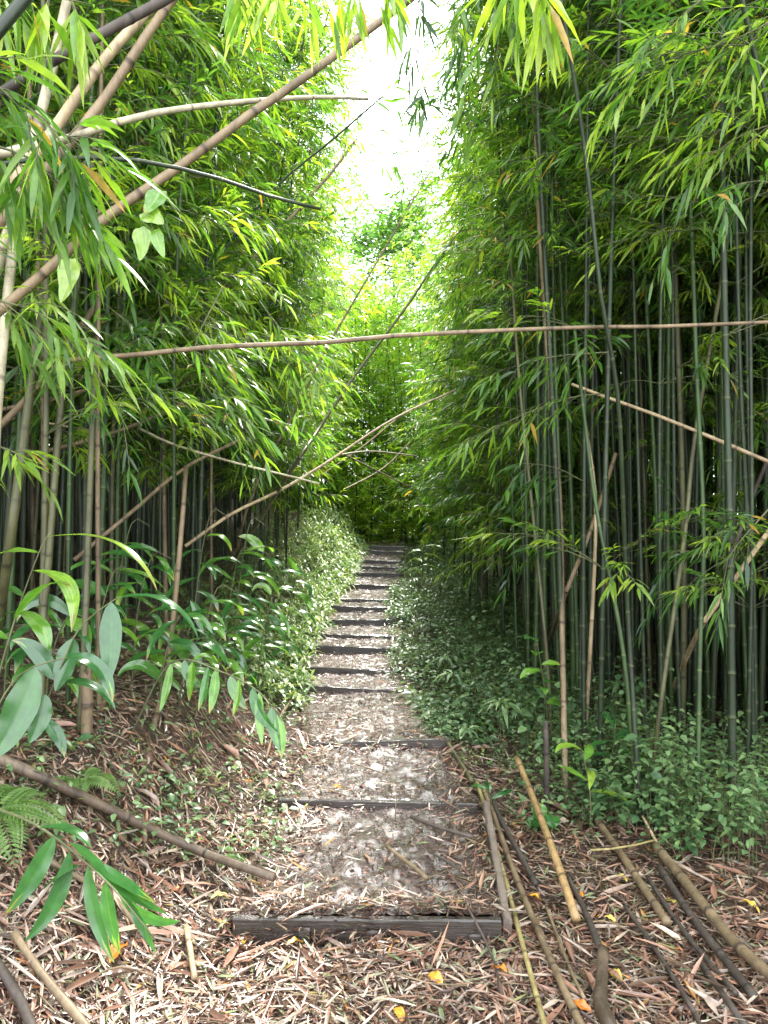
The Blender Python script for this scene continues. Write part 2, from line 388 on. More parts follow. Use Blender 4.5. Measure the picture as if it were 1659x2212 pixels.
for i, ((lx, ly), (rx, ry), d) in enumerate(STEPS):
    dl, dr = d - (.0 if i == 0 else .016), d - (.035 if i < 3 else .028)
    a = at(lx, ly, dl); b = at(rx, ry, dr); ext = (b - a) * (.0 if i == 0 else .08)
    lab = ('topmost dark timber step board at the far end of the stairs' if i == 15 else
           'nearest dark timber step board across the path, meeting the grey edging board' if i == 0 else
           '%s dark timber step board from the bottom of the stairs' % ordn[i])
    r = empty('timber_step', (a + b) / 2, lab, 'step', 'timber steps climbing the path')
    g = Geo(); o = np.array(r.location)
    beam(g, a - ext - o - np.array([0, 0, .03 if i == 0 else .012]), b + ext - o, .036, .15 if i else .17, 14)
    g.build('board', M['wood'], r, smooth=False)
    if i == 0:
        for k in (.27, .52, .9):
            g = Geo(); p = a + (b - a) * k - o; s = .022
            beam(g, p + (-s, -.03, -.05), p + (s, -.03, -.05), .02, .13, 2)
            g.build('stake', M['wood'], r, smooth=False)
# edging board on the right of the first treads
a = at(1080, 1985, 3.13); b = at(1030, 1728, 4.28); a2 = a + (b - a) * .02
g = Geo(); o = (a + b) / 2; beam(g, a + (.03, 0, .003) - o, b + (.05, 0, 0) - o, .034, .14, 16)
e = g.build('edging_board', M['wood_grey'], smooth=False); e.location = o
tag(e, 'grey timber edging board running along the right side of the lowest tread', 'edging board')

# ---------------------------------------------------------------- leaf litter (uncountable)
def scatter_litter(n, x0, x1, y0, y1, ypow, L0, L1, keep, lift=.03, aspect=(.09, .17), cut=None):
    y = y0 + (y1 - y0) * U(0, 1, n) ** ypow; x = U(0, 1, n) * (x1 - x0) * 1. + x0
    x = x * np.maximum(.55, y / 6.5) if cut is None else x
    k = U(0, 1, n) < keep(x, y); x, y = x[k], y[k]; n = len(x)
    z = h_all(x, y) + U(.002, lift, n)
    e = .04; gx = (h_ground(x + e, y) - h_ground(x - e, y)) / (2 * e); gy = (h_ground(x, y + e) - h_ground(x, y - e)) / (2 * e)
    gx = np.clip(gx, -1.2, 1.2); gy = np.clip(gy, -.5, .5)
    th = U(0, 2 * np.pi, n); D = np.stack([np.cos(th), np.sin(th), np.cos(th) * gx + np.sin(th) * gy + U(-.18, .22, n)], -1)
    N = np.stack([-gx + U(-.45, .45, n), -gy + U(-.45, .45, n), np.ones(n)], -1)
    L = L0 + (L1 - L0) * U(0, 1, n) ** 2.2
    return np.stack([x, y, z], -1), D, N, L, L * U(*aspect, n)
def wet(x, y):   # trodden middle of the path: fewer leaves
    u = np.abs(x - cx_(y) - .04) / hw_(y)
    a = sm(.45, 1.0, u)
    return np.where((y > 3.3) & (y < 5.1), .03 + .5 * a, np.where(y > 5.1, .34 + .5 * a, np.where(np.abs(x) < .5, .8, 1.)))
g = Geo()
P, D, N, L, W_ = scatter_litter(78000, -3.2, 3.2, 2.2, 5.2, 1.0, .022, .105, lambda x, y: wet(x, y) * np.clip(1.25 - .1 * y, .2, 1))
rn = U(0, 1, len(P)); blades(g, P, D, N, L, W_, rn, U(-.15, .12, len(P)), .35)
P, D, N, L, W_ = scatter_litter(70000, -3.4, 3.4, 4.8, 19, 1.45, .03, .10, lambda x, y: wet(x, y), cut=1)
kites(g, P, D, N, L, W_ * 1.15, U(0, 1, len(P)))
P, D, N, L, W_ = scatter_litter(5000, -2.4, 3.2, 2.3, 5.5, 1.0, .10, .24, lambda x, y: .4 + .6 * sm(.5, 1.1, np.abs(x)), lift=.05, aspect=(.05, .12))
kk = U(0, 1, len(P)) < wet(P[:, 0], P[:, 1]) ; P, D, N, L, W_ = P[kk], D[kk], N[kk], L[kk], W_[kk]
blades(g, P, D, N, L, W_, U(.1, .85, len(P)), U(-.1, .1, len(P)), .5)
P, D, N, L, W_ = scatter_litter(50000, -.9, .95, 2.3, 9, 1.2, .008, .04, lambda x, y: (np.abs(x - cx_(y)) < hw_(y) * 1.02) * np.where((y > 3.2) & (y < 5), .55, .75), lift=.014, aspect=(.14, .4), cut=1)
kites(g, P, D, N, L, W_, U(.0, .52, len(P)))
P, D, N, L, W_ = scatter_litter(520, -2.6, 3.0, 2.4, 6, 1.0, .08, .22, lambda x, y: sm(.5, .9, np.abs(x)) * .9 + .08 * (y < 3.1), lift=.06, aspect=(.16, .3), cut=1)
blades(g, P, D, N, L, W_, rng.choice([.28, .45, .52, .62, .8], len(P)), U(-.1, .1, len(P)), 1.1)
tag(g.build('leaf_litter', M['litter']), 'layer of dead bamboo leaves covering the ground', 'leaf litter', kind='stuff')

# soil crumbs and fine twigs
g = Geo()
n = 9000; y = 2.2 + U(0, 1, n) * 4.5; x = U(-2.2, 2.2, n); k = np.maximum(.15, (np.abs(x - cx_(y)) < hw_(y) * 1.1) * 1.) > U(0, 1, n)
x, y = x[k], y[k]; n = len(x); P = np.stack([x, y, h_all(x, y) + .003], -1); s = U(.003, .011, n)
oc = np.array([(1, 0, 0), (-.3, .9, 0), (-.6, -.8, 0), (.05, .1, .8)]); v = P[:, None] + oc[None] * s[:, None, None] * U(.6, 1.3, (n, 4, 1))
b = (np.arange(n) * 4)[:, None]
g.add(v.reshape(-1, 3), np.concatenate([b + np.array([[0, 1, 3]]), b + np.array([[1, 2, 3]]), b + np.array([[2, 0, 3]])]), .5)
tag(g.build('soil_crumbs', M['ground'], smooth=False), 'crumbs of dark wet soil and grit on the path', 'soil crumbs', kind='stuff')
g = Geo()
for k in range(420):
    y = U(2.3, 6); x = U(-.42, .42) * y; th = U(0, 6.28); L = U(.08, .4); a = np.array([x, y, 0]); b = a + np.array([math.cos(th), math.sin(th), 0]) * L
    m = (a + b) / 2 + np.array([U(-.02, .02), U(-.02, .02), 0]); q = np.array([a, m, b]); q[:, 2] = h_all(q[:, 0], q[:, 1]) + U(.015, .04)
    if abs(m[0] - cx_(m[1])) < hw_(m[1]) and U(0, 1) < .6: continue
    tube(g, spline(q, .1), U(.0015, .0045), 4, 0)
tag(g.build('twig_litter', M['culm_brown']), 'thin dead twigs strewn over the leaf litter', 'twig litter', kind='stuff')

# ---------------------------------------------------------------- bamboo
def spray(gl, gt, o, d, L, nl, leafL=.15, drp=.3, rbase=None, span=.3, rlo=.0, rhi=1.0):
    """a twig with alternate leaves fanning at its end"""
    d = nrm(np.array(d, float)); o = np.array(o, float)
    t = np.linspace(0, 1, 5)[:, None]; pts = o + d * L * t + np.array([0, 0, -1.]) * drp * L * t * t
    tube(gt, pts, np.linspace(.0022, .001, 5) * (1 + leafL), 3, 0, cap=False)
    tt = np.clip(1 - span + span * (np.arange(nl) + .5) / nl + U(-.03, .03, nl), .05, 1)
    P = np.stack([np.interp(tt, t[:, 0], pts[:, k]) for k in range(3)], -1)
    td = nrm(pts[-1] - pts[-3]); sd = nrm(np.cross(td, (0, 0, 1.)) + 1e-4)
    sg = np.where(np.arange(nl) % 2 == 0, 1, -1)[:, None]
    ang = U(.25, .95, nl)[:, None] * (1.15 - .9 * ((np.arange(nl) / nl)[:, None]))
    D = td * np.cos(ang) + sd * np.sin(ang) * sg + np.stack([U(-.15, .15, nl), U(-.15, .15, nl), U(-.42, .28, nl)], -1)
    N = np.array([0, 0, 1.]) + rng.normal(0, .45, (nl, 3))
    LL = leafL * U(.65, 1.15, nl)
    r0 = rbase if rbase is not None else U(.1, .8)
    blades(gl, P, D, N, LL, LL * U(.115, .16, nl), np.where(U(0, 1, nl) > .988, .99, np.clip(r0 + U(-.22, .22, nl), rlo, .93)), U(.1, .45, nl), .22)

def branch(gl, gt, o, d, L, leafL, dens=1., drp=.35, rb=None):
    d = nrm(np.array(d, float)); t = np.linspace(0, 1, 6)[:, None]
    pts = o + d * L * t + np.array([0, 0, -1.]) * drp * L * t ** 2
    tube(gt, pts, np.linspace(.0045, .0015, 6), 3, 0, cap=False)
    n = max(3, int(L * (8 if leafL > .145 else 11) * dens)); rb = U(.2, .7) if rb is None else rb
    for k in range(n):
        f = .25 + .75 * (k + U(0, 1)) / n
        p = np.array([np.interp(f, t[:, 0], pts[:, j]) for j in range(3)])
        dd = d * 1.2 + rng.normal(0, .55, 3) + np.array([0, 0, -.1 - .25 * f])
        spray(gl, gt, p, dd, U(.12, .32), rng.integers(5, 9), leafL, .3, np.clip(rb + U(-.25, .25), 0, .92), .75)

def bamboo_protos(kind, n, H0, H1, fol0, arch, dens, leafL=.165, nb=3, kap=.35):
    out = []
    for q in range(n):
        H = U(H0, H1); ar = U(*arch); side = U(-.2, .2); ba = U(-.05, .05)
        z = np.linspace(0, H, 8)
        pts = np.stack([ar * (z / H) ** 2.3 + ba * z / 3, side * (z / H) ** 1.5 + .03 * np.sin(z * 1.2 + q), z - ar * .12 * (z / H) ** 3], -1)
        gs, gb, gl = Geo(), Geo(), Geo()
        r0 = U(.013, .022)
        nodes, T = culm_tube(gs, pts, r0, .006, .30, 9, .06)
        for nd in nodes:
            hh = nd[2]
            if hh < fol0 * U(.75, 1.15): 
                if not (hh > 1.1 and U(0, 1) < .05): continue
            f = (hh - fol0) / max(H - fol0, .1)
            for k in range(nb):
                if U(0, 1) > dens: continue
                th = rng.vonmises(0, kap)
                Lb = U(.4, 1.15) * (1.0 - .45 * max(f, 0))
                branch(gl, gb, nd, (math.cos(th), math.sin(th), U(.15, .9)), Lb, leafL)
        out.append((gs.mesh(kind + '_stem', M['culm_green']), gl.plus(gb).mesh(kind + '_foliage', M['leaf'], True, M['twig'])))
        print(kind, 'foliage faces', sum(len(f) for f in gl.f))
    return out
PR_CLEAN = bamboo_protos('clean', 6, 8.6, 10.5, 3.0, (-.3, .35), .95, .122, 4)
PR_LEAFY = bamboo_protos('leafy', 7, 7.2, 9.8, 1.6, (.2, 1.2), 1., .14, 4)
PR_RIGHT = bamboo_protos('upright', 6, 7.2, 9.5, 1.6, (-.6, .1), 1., .132, 4)
PR_BARE = bamboo_protos('bare', 4, 7.5, 9.5, 4.6, (-.3, .3), .9, .125)
COUNT = 0
def plant(pr, x, y, rz, mat, label, group, sc=1., lean=0., sink=.03):
    global COUNT; COUNT += 1
    z = float(h_all(x, y)) - sink
    r = empty('bamboo', (x, y, z), label, 'bamboo', group)
    r.rotation_euler = (U(-.03, .03), lean + U(-.03, .03), rz); r.scale = (sc * U(.85, 1.15),) * 2 + (sc,)
    r.rotation_mode = 'ZYX' if False else 'XYZ'
    for nm, me in (('stem', pr[0]), ('foliage', pr[1])):
        o = bpy.data.objects.new(nm, me); COL.objects.link(o); o.parent = r
        if nm == 'stem':
            o.material_slots[0].link = 'OBJECT'; o.material_slots[0].material = M[mat]
    return r
MATL = {'culm_green': 'green', 'culm_dark': 'dark green', 'culm_olive': 'olive', 'culm_brown': 'brown'}
used = []
def free(x, y, md):
    for a, b in used:
        if (a - x) ** 2 + (b - y) ** 2 < md * md: return False
    used.append((x, y)); return True
def zone(n, yr, front, depth, side, prs, mats, place, md=.11, pw=1.5, ypw=1.):
    """side +1: right of the path, arching back over it (towards -x)"""
    k = tries = 0
    while k < n and tries < n * 40:
        tries += 1
        y = yr[0] + (yr[1] - yr[0]) * U(0, 1) ** ypw
        x = front(y) + side * depth * U(0, 1) ** pw
        if not free(x, y, md): continue
        pr = prs[rng.integers(len(prs))]; mat = mats[rng.integers(len(mats))]
        rz = (math.pi if side > 0 else 0) + U(-.75, .75)
        plant(pr, x, y, rz, mat, '%s bamboo culm %s' % (MATL[mat], place), 'bamboo ' + place, U(.88, 1.12))
        k += 1
fr = lambda y: np.interp(y, (3.6, 4.3, 5.0, 6.5, 8, 11, 14, 18), (2.5, 1.95, 1.12, 1.15, 1.15, 1.05, .95, .9))
fl = lambda y: np.interp(y, (3.2, 3.8, 4.7, 6.5, 8.3, 12, 15, 18), (-1.75, -1.55, -1.42, -1.35, -1.3, -1.35, -1.2, -1.2))
G4 = ['culm_green', 'culm_green', 'culm_green', 'culm_dark', 'culm_dark', 'culm_dark', 'culm_olive']
zone(142, (4.3, 7.5), fr, 3.2, 1, PR_CLEAN[:4] + PR_BARE + PR_BARE, G4, 'in the near part of the right grove', .085, 1.0)
zone(24, (7.5, 12), lambda y: fr(y) + .12, 1.6, 1, PR_RIGHT, G4, 'in the middle of the right grove', .13)
zone(12, (12, 19), lambda y: fr(y) + .3, 1.6, 1, PR_RIGHT, G4, 'at the far end of the right grove', .15)
zone(56, (3.7, 7.2), fl, 3.0, -1, PR_LEAFY[:5] + PR_CLEAN[:3] + PR_BARE[:2], ['culm_green', 'culm_olive', 'culm_dark', 'culm_dark', 'culm_brown'], 'on the near part of the left bank', .12, 1.15)
zone(24, (7.2, 12), fl, 2.0, -1, PR_LEAFY, ['culm_green', 'culm_olive', 'culm_dark'], 'on the middle of the left bank', .14)
zone(12, (12, 19), lambda y: fl(y) - .2, 1.8, -1, PR_LEAFY, ['culm_green', 'culm_olive', 'culm_dark'], 'at the far end of the left bank', .16)
# the grove that closes the view beyond the last step
k = 0
while k < 10:
    x, y = U(-3, 2.6), U(20.0, 23)
    if free(x, y, .25):
        plant(PR_LEAFY[rng.integers(7)], x, y, -math.pi / 2 + U(-1, 1), 'culm_green', 'green bamboo culm closing the view beyond the last step', 'bamboo beyond the last step', U(.85, 1.0)); k += 1

# deep thicket behind the individual culms: nobody could count it
gs, gl = Geo(), Geo()
def thick(x, y, nl, H, sgn, lo=.27, lift=0.):
    z0 = float(h_all(x, y)); ar = U(-.2, .6) * sgn
    t = np.linspace(0, 1, 6); pts = np.stack([x + ar * t ** 2.2 + U(-.4, .4) * t, y + U(-.6, .6) * t ** 1.5, z0 + H * t], -1)
    tube(gs, pts, np.linspace(.024, .006, 6), 5, U(0, .3), cap=False)
    tt = U(lo, 1.0, nl // 5); C_ = np.stack([np.interp(tt, t, pts[:, j]) for j in range(3)], -1)
    C_ = C_ + rng.normal(0, 1, (len(tt), 3)) * np.array([.34, .34, .22])
    C_ = np.repeat(C_, 5, axis=0) + rng.normal(0, .05, (len(tt) * 5, 3)); m = len(C_)
    th = U(0, 6.28, m); D = np.stack([np.cos(th), np.sin(th), U(-.9, .2, m)], -1)
    N = np.array([0, 0, 1.]) + rng.normal(0, .5, (m, 3)); L = U(.16, .32, m)
    kites(gl, C_, D, N, L, L * .16, np.clip(U(.05, .8) * (1 - lift) + lift + U(-.2, .2, m), 0, .95))  # lift shifts leaf colours to the bright end, painting in light
for k in range(420):
    y = U(1.0, 22); q = U(0, 1) ** 1.1 * 9; thick(fr(y) + 2.2 + q, y, 700, U(8, 11), -1, U(.05, .35) if q < 2 else U(0, .06))
for k in range(420):
    y = U(1.0, 22); q = U(0, 1) ** 1.1 * 8; thick(fl(y) - 2.2 - q, y, 600, U(8, 11), 1, U(.05, .35) if q < 3 else U(0, .06))
for k in range(260): thick(U(-9, 9), U(23.5, 32), 800, U(7.2, 9.0), U(-1, 1), .0, .35)  # leaves beyond the last step coloured brighter, as if lit
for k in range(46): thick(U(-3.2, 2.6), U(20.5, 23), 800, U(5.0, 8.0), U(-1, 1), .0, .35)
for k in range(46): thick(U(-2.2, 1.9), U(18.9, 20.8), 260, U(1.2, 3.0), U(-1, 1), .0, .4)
for k in range(70): y = U(8, 17); thick(fr(y) + .8 + U(0, 2), y, 250, U(5, 8), -1, U(.15, .3))
for k in range(70): y = U(7, 17); thick(fl(y) - .8 - U(0, 2), y, 250, U(5, 8), 1, U(.15, .3))
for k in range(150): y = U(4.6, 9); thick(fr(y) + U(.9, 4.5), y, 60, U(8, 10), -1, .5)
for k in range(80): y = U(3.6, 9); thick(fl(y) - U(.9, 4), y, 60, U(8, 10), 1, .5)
th = empty('bamboo_thicket', (0, 12, 0), 'dense bamboo thicket filling the depth of the groves', 'bamboo thicket'); th['kind'] = 'stuff'
for g_, nm, mt in ((gs, 'stems', 'culm_dark'), (gl, 'foliage', 'leaf_far')):
    g_.v = [v - np.array([0, 12, 0]) for v in g_.v]; o = g_.build(nm, M[mt], th); o['kind'] = 'stuff'

# ---------------------------------------------------------------- traced culms
def traced(name, cat, pts, wpx, mat, label, group=None, leaves=0, leafL=.16, base=None, inter=.3, sides=10, fr_=(0.3, 1), spd=None, drp=.35):
    """pts: (px, py, depth); wpx: width in px at both ends"""
    P = [at(*p) for p in pts]
    if base is not None: P = [np.array(base, float)] + P
    o = np.array(P[0]); P = [p - o for p in P]
    r0 = wpx[0] / 2 / F * pts[0][2]; r1 = wpx[1] / 2 / F * pts[-1][2]
    root = empty(name, o, label, cat, group)
    g = Geo(); nodes, T = culm_tube(g, P, r0, r1, inter, sides)
    g.build('stem', M[mat], root)
    if leaves:
        gl, gt = Geo(), Geo()
        nn = [n for k, n in enumerate(nodes) if fr_[0] <= k / len(nodes) <= fr_[1]]
        for k in range(leaves):
            nd = nn[rng.integers(len(nn))]
            d = (U(-1, 1), U(-.8, .8), U(-.2, .8)) if spd is None else np.array(spd) + rng.normal(0, .35, 3)
            branch(gl, gt, nd, d, U(.3, .7), leafL, 1., drp)
        gl.plus(gt).build('foliage', M['leaf'], root, True, M['twig'])
    global COUNT; COUNT += 1
    return root
gp = lambda px, py: hit(px, py)
LC = 'leaning bamboo'
traced('leaning_culm', LC, [(-160, 800, 3.3), (60, 620, 3.35), (235, 465, 3.4), (380, 365, 3.5), (550, 240, 3.6), (640, 180, 3.7), (830, 40, 3.9), (960, -60, 4.0), (1150, -230, 4.3)], (23, 14), 'culm_brown', 'thick brown dead bamboo culm slanting across the upper left into the sky gap', leaves=9, fr_=(.75, 1), spd=(0, 0, -.5))
traced('leaning_culm', LC, [(-220, 400, 3.0), (0, 333, 3.2), (90, 312, 3.2), (150, 300, 3.3), (280, 256, 3.4), (420, 231, 3.6), (600, 214, 3.8), (720, 210, 4.0), (795, 214, 4.1)], (24, 7), 'culm_pale', 'pale cream bamboo culm arching across the upper left, broken at its tip')
traced('leaning_culm', LC, [(-150, 380, 2.6), (0, 355, 2.7), (100, 342, 2.8), (240, 342, 2.8), (350, 355, 2.9), (480, 388, 3.0), (600, 430, 3.1), (693, 452, 3.15)], (12, 7), 'culm_dark', 'thin dark bamboo culm drooping below the pale arching one on the upper left')
traced('leaning_culm', LC, [(-60, 240, 2.7), (80, 152, 2.8), (170, 100, 2.8), (290, 35, 2.9), (420, -40, 3.0), (620, -200, 3.2)], (22, 22), 'culm_rot', 'dark rotten split culm slanting through the top left corner')
traced('leaning_culm', LC, [(-140, 560, 3.0), (-10, 440, 3.05), (110, 290, 3.1), (165, 210, 3.1), (240, 110, 3.2), (330, 15, 3.3), (450, -110, 3.4)], (26, 20), 'culm_tan', 'tan thick culm leaning right behind the rotten split one at top left')
traced('leaning_culm', LC, [(-130, 620, 3.5), (0, 480, 3.5), (120, 345, 3.5), (240, 195, 3.6), (300, 100, 3.6), (372, 0, 3.7), (440, -90, 3.8)], (26, 18), 'culm_brown', 'brown culm leaning right below and beside the tan thick one at top left')
traced('leaning_culm', LC, [(-40, 690, 3.9), (12, 520, 3.8), (40, 430, 3.7), (112, 150, 3.6), (132, 60, 3.6), (150, -20, 3.6), (180, -140, 3.6)], (24, 20), 'culm_pale', 'pale upright culm rising through the top left corner')
traced('leaning_culm', LC, [(-70, 150, 1.9), (0, 60, 1.95), (60, -10, 2.0), (160, -120, 2.1)], (30, 26), 'culm_dark', 'dark green thick culm cutting off the extreme top left corner')
traced('fallen_culm', 'fallen bamboo', [(60, 792, 3.6), (150, 777, 3.6), (280, 768, 3.6), (430, 752, 3.6), (560, 745, 3.65), (700, 740, 3.7), (860, 725, 3.8), (1100, 713, 3.9), (1300, 706, 4.0), (1400, 706, 4.0), (1560, 700, 4.0), (1800, 690, 4.0)], (12, 8), 'culm_brown', 'long thin brown culm lying almost level across the path at mid height', inter=.33)
traced('leaning_culm', LC, [(620, 1030, 5.6), (680, 940, 5.8), (760, 820, 6.1), (820, 740, 6.3), (880, 660, 6.5), (940, 570, 6.8), (1000, 490, 7.1)], (11, 4), 'culm_olive', 'long olive culm leaning from the left bank up to the right grove', base=gp(455, 1290), leaves=3, fr_=(.85, 1))
traced('leaning_culm', LC, [(540, 1080, 9.0), (640, 880, 9.1), (710, 745, 9.2), (800, 590, 9.6), (900, 420, 10), (938, 355, 10.2)], (7, 3), 'culm_tan', 'thin tan culm leaning right into the sky gap, left of the long olive one', leaves=4, fr_=(.9, 1), base=gp(505, 1230))
traced('leaning_culm', LC, [(400, 1180, 5.4), (500, 1110, 5.6), (600, 1062, 5.8), (700, 1003, 6.1), (850, 905, 6.6), (985, 842, 7.0)], (8, 4), 'culm_tan', 'slim tan culm rising gently right over the stairs below the long olive one')
traced('leaning_culm', LC, [(300, 925, 5.2), (380, 962, 5.0), (520, 1003, 4.9), (600, 1022, 4.8), (690, 1045, 4.7)], (6, 4), 'culm_pale', 'short thin pale culm pointing down right, in front of the left bank foliage')
traced('leaning_culm', LC, [(440, 680, 7), (545, 560, 7.2), (610, 490, 7.4), (665, 430, 7.6), (722, 365, 7.8), (770, 300, 8)], (9, 6), 'culm_tan', 'tan culm leaning right in the upper left foliage', leaves=5, fr_=(.7, 1))
traced('leaning_culm', LC, [(250, 820, 5.6), (380, 670, 5.8), (490, 530, 6), (600, 400, 6.2), (720, 300, 6.5), (830, 205, 6.8)], (8, 4), 'culm_dark', 'dark culm leaning right and carrying leaves toward the sky gap', leaves=12, fr_=(.55, 1), base=gp(150, 1210))
traced('leaning_culm', LC, [(1235, 830, 4.9), (1320, 862, 4.8), (1400, 890, 4.7), (1530, 942, 4.55), (1659, 997, 4.4), (1760, 1040, 4.3)], (7, 10), 'culm_tan', 'tan broken culm slanting down right in front of the right grove')
traced('leaning_culm', LC, [(1500, 1382, 4.7), (1560, 1290, 4.6), (1659, 1150, 4.4), (1760, 1010, 4.3)], (13, 11), 'culm_tan', 'tan culm propped up right across the lower right grove', base=gp(1425, 1560))
traced('leaning_culm', LC, [(1560, 1270, 4.9), (1620, 1090, 4.8), (1659, 990, 4.7), (1720, 840, 4.7)], (9, 9), 'culm_rot', 'dark dead culm leaning right at the right edge of the photo', base=gp(1505, 1500))
traced('leaning_culm', LC, [(1215, 1300, 5.6), (1255, 1200, 5.7), (1290, 1105, 5.8), (1330, 980, 6.0)], (11, 9), 'culm_brown', 'short dead brown culm leaning among the green ones of the right grove', base=gp(1170, 1440))
traced('leaning_culm', LC, [(1275, 1400, 5.3), (1285, 1200, 5.4), (1285, 1060, 5.5), (1262, 900, 5.6)], (10, 7), 'culm_tan', 'tan dead culm standing among the green ones of the right grove', base=gp(1262, 1620))
traced('arching_culm', LC, [(1355, 1300, 4.4), (1338, 900, 4.1), (1320, 760, 4.0), (1298, 640, 3.9), (1275, 420, 3.8), (1250, 230, 3.7), (1210, 0, 3.5), (1170, -180, 3.4)], (12, 9), 'culm_dark', 'slender dark culm curving up left in front of the right grove', base=gp(1385, 1790), leaves=3, fr_=(.9, 1), spd=(-.4, -.3, -.3))
traced('arching_culm', LC, [(1720, 900, 3.9), (1700, 500, 3.6), (1659, 240, 3.4), (1620, 80, 3.3), (1598, -20, 3.2), (1550, -200, 3.1)], (13, 11), 'culm_dark', 'dark green culm at the extreme upper right edge', base=gp(1740, 1900), leaves=12, leafL=.13, fr_=(.66, 1), spd=(-.6, 0, .2))
traced('arching_culm', LC, [(1800, 420, 4.0), (1659, 308, 4.1), (1560, 240, 4.2), (1440, 150, 4.4), (1300, 90, 4.6)], (7, 3), 'culm_dark', 'thin dark shoot slanting across the upper right foliage', leaves=5, fr_=(.2, 1))
for k, (q, c, l) in enumerate(((((690, 1030, 13), (790, 960, 13.5), (880, 885, 14)), 'culm_tan', 'far thin tan culm leaning over the upper stairs, highest of the crossed ones'),
        (((720, 985, 12), (800, 975, 12.5), (900, 985, 13)), 'culm_pale', 'far pale culm lying nearly level over the upper stairs'),
        (((700, 960, 12.6), (800, 1010, 12.8), (900, 1060, 13)), 'culm_brown', 'far brown culm slanting down right over the upper stairs'),
        (((740, 1060, 14), (830, 1010, 14.5), (900, 940, 15)), 'culm_tan', 'far tan culm crossing low over the upper stairs'))):
    traced('leaning_culm', LC, q, (4, 3), c, l)
for q, c, l, wd in ((((-60, 895, 4.9), (120, 862, 4.9), (250, 820, 5.2)), 'culm_brown', 'reddish brown dead culm lying level inside the left grove, upper one', (11, 8)),
        (((60, 985, 4.7), (210, 945, 4.8), (300, 915, 5.0), (400, 870, 5.3)), 'culm_brown', 'reddish brown dead culm slanting inside the left grove, below the level one', (11, 8)),
        (((-40, 960, 4.0), (40, 880, 4.0), (110, 800, 4.1), (220, 640, 4.3)), 'culm_brown', 'brown dead culm leaning right at the left edge', (16, 12)),
        (((20, 905, 5), (110, 915, 5), (220, 935, 5.1)), 'culm_tan', 'short pale dead culm lying inside the left grove', (5, 5)),
        (((160, 1210, 4.6), (280, 1110, 4.8), (400, 1010, 5.2), (520, 950, 5.6)), 'culm_brown', 'brown dead culm leaning right across the lower left grove', (10, 7))):
    traced('leaning_culm', LC, q, wd, c, l)
# tall near culms of the left bank
SC_ = 'bamboo'
traced('bamboo', SC_, [(20, 1180, 3.7), (45, 1000, 3.75), (90, 650, 3.9), (112, 520, 4), (150, 200, 4.2), (170, -50, 4.3)], (21, 17), 'culm_olive', 'thick grey olive culm near the left edge, rising to the upper left', base=gp(-20, 1480), leaves=5, fr_=(.5, 1))
traced('bamboo', SC_, [(95, 1310, 3.8), (101, 1254, 3.8), (120, 1009, 3.85), (135, 829, 3.9), (152, 729, 4.0), (172, 560, 4.1), (205, 300, 4.3), (240, 0, 4.5)], (17, 13), 'culm_olive', 'bright olive green culm standing right of the thick grey olive one', base=gp(85, 1600), leaves=6, fr_=(.5, 1))
traced('bamboo', SC_, [(182, 1400, 3.8), (190, 1180, 3.9), (200, 900, 4.0), (207, 740, 4.1), (215, 500, 4.2), (220, 200, 4.4), (225, -60, 4.5)], (15, 11), 'culm_olive', 'straight grey green culm beside the dead stump on the left bank', base=gp(172, 1592), leaves=6, fr_=(.5, 1))
traced('bamboo', SC_, [(362, 1440, 4.6), (390, 1170, 4.7), (402, 1010, 4.8)], (13, 10), 'culm_brown', 'brown snapped culm standing alone at the front of the left bank', base=gp(330, 1575))
traced('bamboo', SC_, [(-25, 1250, 3.3), (-8, 900, 3.4), (25, 560, 3.6), (40, 430, 3.7), (60, 250, 3.8)], (24, 20), 'culm_pale', 'pale thick culm on the extreme left edge', base=gp(-60, 1560))
# slender culms at the front of the right grove
for q, b, m, wd, l in ((((1215, 1400, 5.1), (1210, 1100, 5.2), (1185, 800, 5.4), (1165, 500, 5.7), (1150, 200, 6)), (1222, 1740), 'culm_brown', (13, 7), 'dark brownish culm standing foremost beside the undergrowth'),
        (((1345, 1400, 4.4), (1290, 1110, 4.5), (1262, 900, 4.6), (1240, 700, 4.8)), (1380, 1775), 'culm_green', (11, 7), 'curving green culm leaning left at the front of the right grove'),
        (((1512, 1400, 4.4), (1520, 1150, 4.5), (1505, 800, 4.6), (1490, 400, 4.8), (1470, 0, 5)), (1506, 1800), 'culm_green', (11, 8), 'straight bright green culm at the right front, near the lower right shrubs'),
        (((1430, 1500, 4.5), (1480, 1150, 4.6), (1500, 950, 4.7), (1560, 600, 4.9), (1600, 300, 5)), (1400, 1740), 'culm_olive', (11, 8), 'olive culm leaning right at the front of the right grove'),
        (((1180, 1400, 5.3), (1150, 1100, 5.4), (1120, 800, 5.6), (1100, 500, 6)), (1195, 1650), 'culm_olive', (9, 6), 'grey olive culm leaning left above the undergrowth')):
    traced('bamboo', SC_, q, wd, m, l, base=gp(*b), leaves=3, fr_=(.75, 1), spd=(-.5, -.2, .2))

